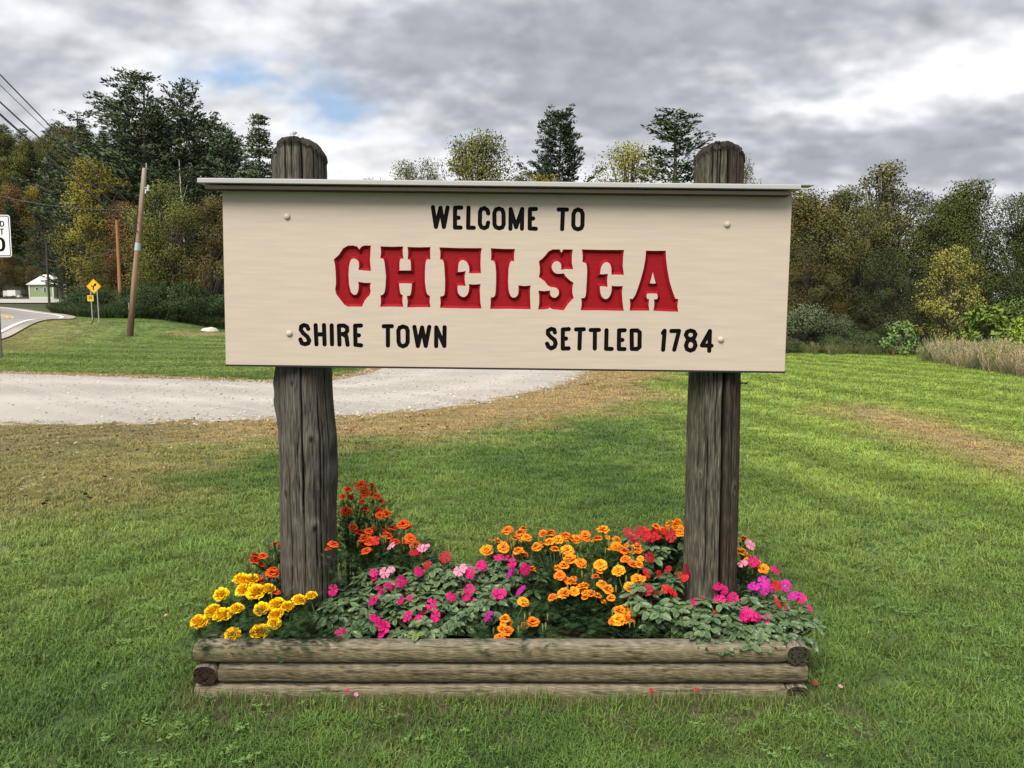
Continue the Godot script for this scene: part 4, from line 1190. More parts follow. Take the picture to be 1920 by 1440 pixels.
# ---------- the planter ----------
func log_mesh(long: float, seed_: int, tone_a: Color, tone_b: Color) -> ArrayMesh:
	var f := FastNoiseLite.new(); f.seed = seed_; f.frequency = 1.0; f.fractal_octaves = 3
	var nx := 90
	var at := func(u: float, v: float) -> Vector3:
		var a := u * TAU
		var x := (v - 0.5) * long
		var e := clampf(absf(v - 0.5) * 2.0, 0.0, 1.0)
		var ca := cos(a); var sa := sin(a)
		var y := signf(sa) * pow(absf(sa), 0.72) * 0.0425
		var z := signf(ca) * pow(absf(ca), 0.80) * 0.051
		var k := 1.0 + 0.05 * f.get_noise_3d(x * 1.6, ca, sa) + 0.02 * f.get_noise_3d(x * 3.0, ca * 7.0, sa * 7.0)
		k -= 0.07 * ss(0.05, 0.0, absf(f.get_noise_3d(x * 0.9 + 9.0, ca * 3.0, sa * 3.0)))
		if e > 0.995: k *= 0.90
		return Vector3(x, y * k, z * k)
	var tint := func(u: float, v: float) -> Color:
		var a := u * TAU
		var x := (v - 0.5) * long
		var ca := cos(a); var sa := sin(a)
		var k := 0.5 + 0.5 * f.get_noise_3d(x * 2.2, ca * 8.0, sa * 8.0)
		var m := 0.5 + 0.5 * f.get_noise_3d(x * 1.1 + 4.0, ca * 1.5, sa * 1.5)
		var c := tone_a.lerp(tone_b, clampf(k * 0.8 + m * 0.5 - 0.15, 0.0, 1.0))
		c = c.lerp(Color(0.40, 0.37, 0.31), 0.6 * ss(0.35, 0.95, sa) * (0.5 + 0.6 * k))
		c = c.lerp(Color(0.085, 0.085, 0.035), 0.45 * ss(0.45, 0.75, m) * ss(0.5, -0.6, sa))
		c = c.lerp(Color(0.03, 0.025, 0.018), 0.8 * ss(0.05, 0.006, absf(f.get_noise_3d(x * 0.9 + 9.0, ca * 3.0, sa * 3.0))))
		return c
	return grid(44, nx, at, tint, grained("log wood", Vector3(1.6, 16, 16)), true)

func log_end(seed_: int, dark: bool) -> ArrayMesh:
	var f := FastNoiseLite.new(); f.seed = seed_; f.frequency = 1.0; f.fractal_octaves = 3
	var at := func(u: float, v: float) -> Vector3:
		var a := u * TAU
		var ca := cos(a); var sa := sin(a)
		var y := signf(sa) * pow(absf(sa), 0.72) * 0.0385 * v
		var z := signf(ca) * pow(absf(ca), 0.80) * 0.046 * v
		var crack := ss(0.07, 0.0, absf(f.get_noise_3d(y * 24.0, z * 24.0, 2.0)))
		return Vector3(-0.006 * crack + 0.0015 * sin(v * 40.0), y, z)
	var tint := func(u: float, v: float) -> Color:
		var a := u * TAU
		var y := sin(a) * 0.0385 * v
		var z := cos(a) * 0.046 * v
		var c := (Color(0.075, 0.045, 0.03) if dark else Color(0.115, 0.10, 0.07)) * (0.85 + 0.2 * sin(v * 34.0))
		c = c.lerp(Color(0.015, 0.011, 0.008), ss(0.09, 0.02, absf(f.get_noise_3d(y * 24.0, z * 24.0, 2.0))))
		return Color(c.r, c.g, c.b)
	return grid(32, 14, at, tint, grained("log wood", Vector3(1.6, 16, 16)), true)

func build_planter() -> void:
	var box := thing("log_planter", "long low planter box of weathered stacked landscape logs full of flowers", "planter", Vector3(-0.04, 0, -3.58))
	var tones := [[Color(0.24, 0.205, 0.125), Color(0.44, 0.39, 0.26)], [Color(0.155, 0.13, 0.075), Color(0.35, 0.31, 0.195)], [Color(0.21, 0.178, 0.10), Color(0.39, 0.34, 0.215)]]
	var n := 300
	for layer in 3:
		var y := 0.001 + layer * 0.0862
		var left_out := layer == 1       # the end logs take turns to run through to the front
		var ta: Color = tones[layer][0]
		var tb: Color = tones[layer][1]
		var x0 := -1.176 if left_out else -1.276
		var x1 := 1.264 if left_out else 1.172
		for rowz in [0.405, -0.405]:
			part(box, "log", log_mesh(x1 - x0, n, ta, tb), null, Transform3D(Basis(Vector3.RIGHT, rr(-0.06, 0.06)), Vector3((x0 + x1) / 2.0, y, rowz)))
			n += 1
		for s in [-1.0, 1.0]:
			var through: bool = left_out == (s < 0.0)
			var za := 0.455 if through else 0.350
			var zb := -0.455 if not through else -0.350
			var xc := -1.228 if s < 0.0 else 1.220
			var lg := part(box, "log", log_mesh(za - zb, n, ta, tb), null, Transform3D(Basis(Vector3.UP, -PI / 2), Vector3(xc, y, (za + zb) / 2.0)))
			n += 1
			if through:
				part(lg, "end_grain", log_end(n, left_out), null, Transform3D(Basis.IDENTITY, Vector3((za - zb) / 2.0 + 0.0015, 0, 0)))
		# ends of the long front logs
		for s in [-1.0, 1.0]:
			var xe: float = (x0 if s < 0.0 else x1) + s * 0.0015
			part(box, "end_grain", log_end(n + 40, false), null, Transform3D(Basis(Vector3.UP, PI if s < 0.0 else 0.0), Vector3(xe, y, 0.405)))
	var f := FastNoiseLite.new(); f.seed = 5; f.frequency = 9.0; f.fractal_octaves = 3
	var at := func(u: float, v: float) -> Vector3:
		var x := lerpf(-1.2, 1.2, u); var z := lerpf(-0.38, 0.38, v)
		return Vector3(x, 0.165 + 0.02 * f.get_noise_2d(x, z), z)
	var tint := func(u: float, v: float) -> Color:
		var k := 0.8 + 0.5 * f.get_noise_2d(u * 9.0, v * 4.0)
		return Color(0.028, 0.020, 0.014) * k
	part(box, "soil", grid(90, 30, at, tint, tinted("damp soil", 1.0, 0.2)), null, Transform3D.IDENTITY, "stuff")

# ---------- flowers ----------
func pompom(seed_: int, rings: Array, inner: Color, outer: Color, ruffle: float) -> ArrayMesh:
	# a double marigold head, radius one, facing +Y; rings: [count, start radius, reach, lift, height]
	rng.seed = seed_
	var sh := Shape.new()
	for q in rings:
		for k in q[0]:
			var a: float = TAU * (k + rr(-0.3, 0.3)) / q[0]
			var dir := Vector3(cos(a), 0, sin(a))
			var side := Vector3(-sin(a), 0, cos(a))
			var up := Vector3.UP
			var lift: float = q[3] + rr(-0.15, 0.15)
			var along := dir * cos(lift) + up * sin(lift)
			var norm := up * cos(lift) - dir * sin(lift)
			var p0: Vector3 = dir * q[1] + up * q[4]
			var reach: float = q[2] * rr(0.85, 1.12)
			var wd: float = reach * rr(0.40, 0.56)
			var tone := rr(0.78, 1.2)
			var ca := inner * tone
			var cb := outer * tone
			var m0 := p0 + along * reach * 0.55 + norm * 0.05
			var b0 := p0 - side * wd * 0.3; var b1 := p0 + side * wd * 0.3
			var c0 := m0 - side * wd; var c1 := m0 + side * wd
			var t0 := p0 + along * reach * 0.95 - side * wd * 0.95 + norm * rr(-1, 1) * ruffle
			var t1 := p0 + along * reach * 1.04 + norm * rr(-1, 1) * ruffle
			var t2 := p0 + along * reach * 0.95 + side * wd * 0.95 + norm * rr(-1, 1) * ruffle
			sh.quad(b0, b1, c1, c0, Color(ca.r, ca.g, ca.b))
			sh.quad(c0, m0, t1, t0, Color(cb.r, cb.g, cb.b))
			sh.quad(m0, c1, t2, t1, Color(cb.r, cb.g, cb.b))
	var green := Color(0.05, 0.09, 0.03)
	sh.tube([Vector3(0, -0.75, 0), Vector3(0, -0.4, 0), Vector3(0, 0.02, 0)], [0.10, 0.26, 0.36], 8, green)
	return sh.done(tinted("marigold petals", 0.7, 0.3))

func globe(seed_: int, many: int, inner: Color, outer: Color) -> ArrayMesh:
	# a packed ball of short ruffled petals, radius one, facing +Y
	rng.seed = seed_
	var sh := Shape.new()
	for k in many:
		var t := (k + 0.5) / many
		var y := 1.0 - t * 1.15
		var a := k * 2.39996 + rr(-0.2, 0.2)
		var rad := sqrt(maxf(0.0, 1.0 - y * y))
		var dir := Vector3(cos(a) * rad, y, sin(a) * rad)
		var p := Vector3(dir.x * 0.62, dir.y * 0.42 + 0.05, dir.z * 0.62)
		var out_ := (Vector3(dir.x, dir.y * 0.8 + 0.12, dir.z)).normalized()
		var side := out_.cross(Vector3.UP)
		if side.length() < 0.1: side = Vector3.RIGHT
		side = side.normalized().rotated(out_, rr(-0.5, 0.5))
		var up := side.cross(out_).normalized()
		var reach := rr(0.26, 0.42)
		var wd := rr(0.15, 0.22)
		var tone := rr(0.82, 1.15)
		var ci := inner * tone
		var co := outer * tone
		var m0 := p + out_ * reach * 0.5 - side * wd; var m1 := p + out_ * reach * 0.5 + side * wd
		var c := p + out_ * reach * 0.55 + up * 0.05
		sh.quad(p - side * wd * 0.5, p + side * wd * 0.5, m1, m0, ci)
		sh.quad(m0, c, p + out_ * reach * rr(0.95, 1.1) + up * rr(-0.04, 0.08), p + out_ * reach * rr(0.85, 1.05) - side * wd * 1.15 + up * rr(-0.07, 0.07), co)
		sh.quad(c, m1, p + out_ * reach * rr(0.85, 1.05) + side * wd * 1.15 + up * rr(-0.07, 0.07), p + out_ * reach * rr(0.95, 1.1) + up * rr(-0.04, 0.08), co)
	var core := SphereMesh.new()
	sh.tube([Vector3(0, -0.28, 0), Vector3(0, -0.05, 0), Vector3(0, 0.22, 0), Vector3(0, 0.42, 0)], [0.25, 0.6, 0.5, 0.1], 10, inner * 0.8)
	sh.tube([Vector3(0, -0.9, 0), Vector3(0, -0.5, 0), Vector3(0, -0.1, 0)], [0.10, 0.22, 0.34], 8, Color(0.05, 0.09, 0.03))
	return sh.done(tinted("marigold petals", 0.7, 0.3))

func open_flower(seed_: int, body: Color, rim: Color, eye: Color) -> ArrayMesh:
	# five broad overlapping petals, radius one, facing +Y
	rng.seed = seed_
	var sh := Shape.new()
	for k in 5:
		var a := TAU * k / 5.0 + rr(-0.12, 0.12)
		var wide := rr(0.40, 0.50)
		var droop := rr(-0.10, 0.22)
		var z := k * 0.012
		var tone := rr(0.85, 1.15)
		var dir := Vector3(cos(a), 0, sin(a))
		var side := Vector3(-sin(a), 0, cos(a))
		var ring := []
		for s in 9:
			var t := -1.0 + s / 4.0
			var reach := (0.62 + 0.40 * cos(t * 1.25)) * (1.0 - 0.09 * exp(-t * t * 14.0))
			ring.append(dir * reach * rr(0.96, 1.04) + side * sin(t * 1.5) * wide * 1.05 + Vector3(0, z - droop * reach * reach + rr(-0.03, 0.03), 0))
		var root := dir * 0.05 + Vector3(0, z + 0.02, 0)
		var mid := []
		for p in ring: mid.append((p as Vector3).lerp(root, 0.45) + Vector3(0, 0.05, 0))
		for s in 8:
			sh.quad(mid[s], mid[s + 1], ring[s + 1], ring[s], body * tone)
			sh.tri(root, mid[s + 1], mid[s], body * tone)
	sh.leaf(Vector3(-0.13, 0.10, 0), Vector3(0.26, 0.02, 0), Vector3(0, 0.02, 0.09), eye)
	return sh.done(tinted("soft petals", 0.6, 0.35))

func ovate(seed_: int, dark: Color, light: Color) -> ArrayMesh:
	# a pointed oval leaf lying along +Z from its stalk, one long, folded along the midrib
	rng.seed = seed_
	var sh := Shape.new()
	var prof := [[0.0, 0.02], [0.14, 0.13], [0.34, 0.235], [0.56, 0.225], [0.78, 0.12], [1.0, 0.0]]
	var curl := rr(0.10, 0.32)
	for k in 5:
		for s in [-1.0, 1.0]:
			var a: Array = prof[k]
			var b: Array = prof[k + 1]
			var ya: float = -curl * a[0] * a[0]
			var yb: float = -curl * b[0] * b[0]
			var m0 := Vector3(0, ya, a[0]); var m1 := Vector3(0, yb, b[0])
			var h0 := Vector3(s * a[1] * 0.55, ya + 0.05, a[0]); var h1 := Vector3(s * b[1] * 0.55, yb + 0.05, b[0] - 0.01)
			var e0 := Vector3(s * a[1], ya + 0.055 + rr(-0.01, 0.01), a[0]); var e1 := Vector3(s * b[1], yb + 0.055, b[0])
			var c0 := dark.lerp(light, 0.25 + 0.3 * (k % 2))
			var c1 := dark.lerp(light, 0.75)  # paler towards the edge: the leaf's sheen put into its colour
			if s > 0.0:
				sh.quad(m0, m1, h1, h0, c0); sh.quad(h0, h1, e1, e0, c1)
			else:
				sh.quad(h0, h1, m1, m0, c0); sh.quad(e0, e1, h1, h0, c1)
	return sh.done(tinted("waxy leaves", 0.42, 0.5))

func facing(dir: Vector3, spin: float, s: float) -> Basis:
	var y := dir.normalized()
	var x := y.cross(Vector3(0.13, 0.2, 0.97)).normalized()
	return Basis(x, y, x.cross(y)).rotated(y, spin).scaled_local(Vector3(s, s, s))

func build_flowers() -> void:
	var heads := {
		"yellow": [globe(401, 78, Color(0.72, 0.36, 0.004), Color(0.86, 0.56, 0.007)),
			globe(402, 70, Color(0.70, 0.33, 0.004), Color(0.84, 0.52, 0.007)), globe(403, 84, Color(0.74, 0.38, 0.004), Color(0.90, 0.60, 0.012))],
		"red": [pompom(411, [[10, 0.15, 0.80, -0.1, 0.0], [9, 0.14, 0.62, 0.3, 0.08], [7, 0.08, 0.45, 0.75, 0.16], [4, 0.03, 0.3, 1.2, 0.2]], Color(0.40, 0.035, 0.006), Color(0.62, 0.085, 0.010), 0.12),
			pompom(412, [[10, 0.15, 0.80, -0.1, 0.0], [8, 0.14, 0.62, 0.3, 0.08], [6, 0.08, 0.45, 0.75, 0.16]], Color(0.30, 0.018, 0.006), Color(0.50, 0.05, 0.010), 0.14)],
		"orange": [pompom(421, [[10, 0.15, 0.82, -0.1, 0.0], [9, 0.14, 0.64, 0.3, 0.10], [7, 0.08, 0.48, 0.75, 0.18], [4, 0.03, 0.32, 1.2, 0.22]], Color(0.50, 0.085, 0.006), Color(0.75, 0.235, 0.012), 0.16),
			pompom(422, [[10, 0.15, 0.82, 0.0, 0.0], [9, 0.14, 0.64, 0.35, 0.10], [7, 0.08, 0.48, 0.8, 0.18]], Color(0.58, 0.12, 0.006), Color(0.80, 0.30, 0.014), 0.18),
			pompom(423, [[9, 0.15, 0.82, -0.1, 0.0], [8, 0.14, 0.64, 0.3, 0.10], [6, 0.08, 0.48, 0.75, 0.18]], Color(0.44, 0.05, 0.006), Color(0.70, 0.17, 0.010), 0.16)]}
	var green := Color(0.030, 0.062, 0.022)
	for e in MARIGOLDS.size():
		var kind: String = MARIGOLDS[e][0]
		var px: float = MARIGOLDS[e][1]
		var pz: float = MARIGOLDS[e][2]
		var blooms: Array = MARIGOLDS[e][3]
		rng.seed = 500 + e
		var o := thing("marigold_plant", MARIGOLD_LABELS[e], "marigold", Vector3(px, 0.165, pz), kind + " marigolds in the planter")
		var sh := Shape.new()
		var size := {"yellow": 0.038, "red": 0.029, "orange": 0.0275}[kind] as float
		var tall := 0.10
		keep_clear.clear()
		for b in blooms: keep_clear.append(Vector3(b[0] - px, b[1] - 0.165, b[2] - pz))
		for b in blooms: tall = maxf(tall, b[1] - 0.165)
		for b in blooms:
			var at := Vector3(b[0] - px, b[1] - 0.165, b[2] - pz)
			var side := Vector3(rr(-0.3, 0.3), 1.0, rr(0.05, 0.75) if kind == "yellow" else rr(-0.2, 0.7))
			var s := size * rr(0.72, 1.2)
			part(o, "bloom", heads[kind][rng.randi() % heads[kind].size()], null, Transform3D(facing(side, rr(0, TAU), s), at))
			if kind != "yellow" and rng.randf() < 0.85:
				part(o, "bloom", heads[kind][rng.randi() % heads[kind].size()], null, Transform3D(facing(side + Vector3(rr(-0.4, 0.4), 0, rr(-0.3, 0.3)), rr(0, TAU), s * rr(0.55, 0.9)), at + Vector3(rr(-0.045, 0.045), rr(-0.035, 0.012), rr(-0.05, 0.01))))
			var foot := Vector3(at.x * 0.35, 0.0, at.z * 0.35)
			sh.tube([foot, at * 0.6 + Vector3(0, at.y * 0.1, 0), at - Vector3(0, s * 0.6, 0)], [0.004, 0.003, 0.0025], 5, Color(0.05, 0.085, 0.03))
			feather(sh, at - Vector3(0, 0.075, 0.025), Vector3(0.05, 0.030, 0.04), 26, green)
			feather(sh, at * Vector3(0.9, 0.55, 0.9), Vector3(0.06, 0.05, 0.05), 46, green)
		if kind != "yellow":
			for q in 9:
				var b: Array = blooms[rng.randi() % blooms.size()]
				var at := Vector3(b[0] - px + rr(-0.07, 0.07), b[1] - 0.165 + rr(-0.03, 0.035), b[2] - pz + rr(-0.05, 0.05))
				sh.tube([at - Vector3(0, 0.02, 0), at - Vector3(0, 0.012, 0), at, at + Vector3(0, 0.012, 0)], [0.0018, 0.003, 0.0055, 0.003], 5, Color(0.16, 0.19, 0.06))
		if pz > -3.6: feather(sh, Vector3(0, 0.05, 0.07), Vector3(0.16, 0.050, 0.08), 380, green)
		feather(sh, Vector3(0, tall * 0.35, 0), Vector3(0.11, tall * 0.28, 0.09), 230, green)
		if kind == "red": feather(sh, Vector3(0, tall * 0.72, 0), Vector3(0.12, tall * 0.2, 0.08), 240, green)
		feather(sh, Vector3(0, tall * 0.62, 0), Vector3(0.09, tall * 0.20, 0.07), 130, green)
		part(o, "foliage", sh.done(tinted("feathery leaves", 0.75, 0.3)), null, Transform3D.IDENTITY, "stuff")
	var petals := {
		"magenta": [open_flower(431, Color(0.42, 0.004, 0.115), Color(0.47, 0.010, 0.15), Color(0.5, 0.1, 0.2)), open_flower(432, Color(0.34, 0.003, 0.085), Color(0.40, 0.010, 0.13), Color(0.4, 0.05, 0.1))],
		"violet": [open_flower(433, Color(0.36, 0.010, 0.22), Color(0.42, 0.02, 0.28), Color(0.5, 0.2, 0.4))],
		"red": [open_flower(434, Color(0.46, 0.012, 0.012), Color(0.52, 0.03, 0.022), Color(0.5, 0.05, 0.03)), open_flower(435, Color(0.26, 0.004, 0.012), Color(0.32, 0.010, 0.02), Color(0.4, 0.05, 0.03))],
		"pale": [open_flower(436, Color(0.55, 0.20, 0.30), Color(0.6, 0.3, 0.4), Color(0.6, 0.3, 0.4))]}
	var leaves := [ovate(441, Color(0.040, 0.085, 0.030), Color(0.105, 0.165, 0.075)), ovate(442, Color(0.055, 0.105, 0.036), Color(0.135, 0.200, 0.090)), ovate(443, Color(0.030, 0.066, 0.026), Color(0.080, 0.130, 0.060)), ovate(444, Color(0.060, 0.105, 0.025), Color(0.16, 0.22, 0.075))]
	for e in IMPATIENS.size():
		var px: float = IMPATIENS[e][0]
		var pz: float = IMPATIENS[e][1]
		rng.seed = 700 + e
		var o := thing("impatiens_plant", IMPATIENS_LABELS[e], "impatiens", Vector3(px, 0.165, pz), "impatiens in the planter")
		var stems := Shape.new()
		for b in IMPATIENS[e][2]:
			var at := Vector3(b[0] - px, b[1] - 0.165 + (0.030 if px > 0.6 and pz > -3.45 else 0.012), b[2] - pz + 0.012)
			var set_: Array = petals[b[3]]
			part(o, "bloom", set_[rng.randi() % set_.size()], null, Transform3D(facing(Vector3(rr(-0.8, 0.8), rr(0.2, 1.0), rr(0.1, 1.0)), rr(0, TAU), rr(0.021, 0.030)), at))
			if rng.randf() < 0.4:
				part(o, "bloom", set_[rng.randi() % set_.size()], null, Transform3D(facing(Vector3(rr(-0.8, 0.8), rr(0.2, 1.0), rr(0.1, 1.0)), rr(0, TAU), rr(0.016, 0.025)), at + Vector3(rr(-0.05, 0.05), rr(-0.03, 0.015), rr(-0.04, 0.02))))
		for q in 52:
			var a := rr(0, TAU)
			var rad := sqrt(rng.randf()) * 0.155
			var x := cos(a) * rad
			var z := sin(a) * rad * 0.85
			var top := 0.268 + (-3.25 - (pz + z)) * 0.42 - 0.165
			if px > 0.6 and px < 0.95 and pz > -3.45: top += 0.035
			if px > 0.6 and px < 0.75 and pz < -3.7: top += 0.02
			var y := maxf(0.045, top - 1.2 * rad * rad - absf(rng.randfn()) * 0.028)
			if q > 36: y = maxf(0.02, y * rr(0.35, 0.7))
			if absf(px + x + 0.937) < 0.16 and absf(pz + z + 3.55) < 0.16: continue
			if absf(px + x - 0.915) < 0.16 and absf(pz + z + 3.55) < 0.16: continue
			var tipp := Vector3(x, y, z)
			stems.tube([Vector3(x * 0.3, 0, z * 0.3), Vector3(x * 0.8, y * 0.6, z * 0.8), tipp], [0.005, 0.004, 0.003], 5, Color(0.07, 0.085, 0.04))
			var outw := Vector3(x, 0.16, z + 0.05).normalized()
			var n := 6 + rng.randi() % 3
			var a0 := rr(0, TAU)
			for k in n:
				var aa := a0 + TAU * k / n + rr(-0.25, 0.25)
				var tier := (k % 2) * 0.25
				var flatv := Vector3(cos(aa), 0, sin(aa))
				var dir := (flatv + outw * 0.35 + Vector3(0, -0.42 + tier + rr(-0.2, 0.2), 0)).normalized()
				var nrm := (outw + Vector3(0, 0.6, 0)).normalized()
				var xx := nrm.cross(dir).normalized()
				var yy := dir.cross(xx).normalized()
				var s := rr(0.044, 0.068) * (0.75 if tier > 0.0 else 1.0)
				part(o, "leaf", leaves[rng.randi() % 3 if e != 2 else rng.randi() % 4], null, Transform3D(Basis(xx, yy, dir).scaled_local(Vector3(s, s, s)), tipp + dir * 0.006))
		part(o, "stem", stems.done(tinted("feathery leaves")), null, Transform3D.IDENTITY, "stuff")
	# spent blossoms dropped on the grass
	var drops := [["magenta", -0.67, 3.09, "pink fallen blossom on the grass below the yellow marigold end of the planter"], ["pale", -0.63, 3.06, "pale fallen blossom beside the pink one before the planter"], ["red", 0.57, 3.09, "red fallen blossom lying before the middle of the bottom log"],
		["red", 0.755, 3.10, "dark red fallen blossom between the red one and the planter corner"], ["red", 1.265, 3.16, "red fallen blossom tucked against the planter corner log"], ["pale", -1.77, 3.90, "white speck of a petal lying out on the lawn"], ["pale", 1.36, 3.13, "pinkish petal on the lawn beyond the planter corner"]]
	for q in drops:
		var set_: Array = petals[q[0]]
		var o := part(self, "fallen_blossom", set_[set_.size() - 1], null, Transform3D(facing(Vector3(rr(-0.4, 0.4), 1, rr(0.2, 0.8)), rr(0, TAU), 0.012 if q[0] != "pale" else 0.009), Vector3(q[1], 0.040, -q[2])))
		tag(o, q[3], "blossom", "fallen blossoms")

var keep_clear := []

func feather(sh: Shape, at: Vector3, size: Vector3, many: int, c: Color) -> void:
	# finely cut leaves: a rib with narrow leaflets on both sides
	for k in many:
		var p := at + Vector3(rng.randfn() * size.x * 0.6, rng.randfn() * size.y * 0.6, rng.randfn() * size.z * 0.6)
		var hides := false
		for b in keep_clear:
			if absf(p.x - b.x) < 0.045 and absf(p.y - b.y) < 0.045 and p.z > b.z - 0.03: hides = true
		if hides: continue
		if p.y < 0.005: p.y = 0.005 + rng.randf() * 0.02
		var dir := (Vector3(p.x - at.x, 0.02, p.z - at.z).normalized() + Vector3(rr(-0.8, 0.8), rr(-0.5, 0.7), rr(-0.6, 1.0))).normalized()
		var side := dir.cross(Vector3(rr(-0.3, 0.3), 1, rr(-0.3, 0.3))).normalized()
		var ln := rr(0.025, 0.05)
		var col := jit(c, 0.3)
		sh.leaf(p, dir * ln, side * 0.0016, col)
		for q in 4:
			var b := p + dir * ln * (0.2 + 0.2 * q)
			for s in [-1.0, 1.0]:
				sh.leaf(b, (dir * 0.6 + side * s).normalized() * ln * 0.42 * (1.1 - 0.15 * q), dir * 0.0020, col)

# ---------- along the road ----------
func lettering(parent: Node, words: String, high: float, at: Vector3, wide: float, m: Material) -> void:
	var t := TextMesh.new()
	var f := SystemFont.new()
	f.font_names = PackedStringArray(["Droid Sans"])
	f.font_weight = 700
	t.font = f
	t.text = words
	t.font_size = 64
	t.pixel_size = high / 46.0
	t.depth = 0.004
	t.curve_step = 2.0
	var o := part(parent, "lettering", t, m)
	var have := t.get_aabb().size.x
	o.position = at
	if have > 0.01: o.scale.x = wide / have

func rounded_plate(w: float, h: float, r: float) -> PackedVector2Array:
	var out := PackedVector2Array()
	for q in [[1, 1, 0.0], [-1, 1, 0.5], [-1, -1, 1.0], [1, -1, 1.5]]:
		for k in 6:
			var a: float = PI * q[2] + PI * 0.5 * k / 5.0
			out.append(Vector2(q[0] * (w / 2.0 - r) + cos(a) * r, q[1] * (h / 2.0 - r) + sin(a) * r))
	return out

func plate_mesh(poly: PackedVector2Array, thick: float, m: Material) -> ArrayMesh:
	var sh := Shape.new()
	flat(sh, poly, 0.0, Color.WHITE)
	var rev := Shape.new()
	flat(rev, poly, -thick, Color.WHITE)
	for k in range(0, rev.i.size(), 3):
		sh.tri(rev.v[rev.i[k]], rev.v[rev.i[k + 2]], rev.v[rev.i[k + 1]], Color.WHITE)
	slope(sh, poly, poly, 0.0, -thick, Color.WHITE)
	var am := sh.done(m)
	return am

func border_mesh(outer: PackedVector2Array, by: float, m: Material) -> ArrayMesh:
	var sh := Shape.new()
	var inner := inset(outer, by)
	for k in outer.size():
		var a := outer[k]; var b := outer[(k + 1) % outer.size()]; var c := inner[(k + 1) % outer.size()]; var d := inner[k]
		sh.quad(Vector3(d.x, d.y, 0), Vector3(c.x, c.y, 0), Vector3(b.x, b.y, 0), Vector3(a.x, a.y, 0), Color.WHITE)
	return sh.done(m)

func wire(pts: Array, r: float, sag: float, label: String) -> void:
	var line := []
	var rad := []
	for k in pts.size() - 1:
		for s in 14:
			var t := s / 14.0
			line.append((pts[k] as Vector3).lerp(pts[k + 1], t) - Vector3(0, sag * 4.0 * t * (1.0 - t), 0))
			rad.append(r)
	line.append(pts[-1])
	rad.append(r)
	var sh := Shape.new()
	sh.tube(line, rad, 6, Color.WHITE)
	tag(part(self, "utility_wire", sh.done(), plain("black cable", Color(0.06, 0.06, 0.062), 0.5)), label, "wire", "utility wires")

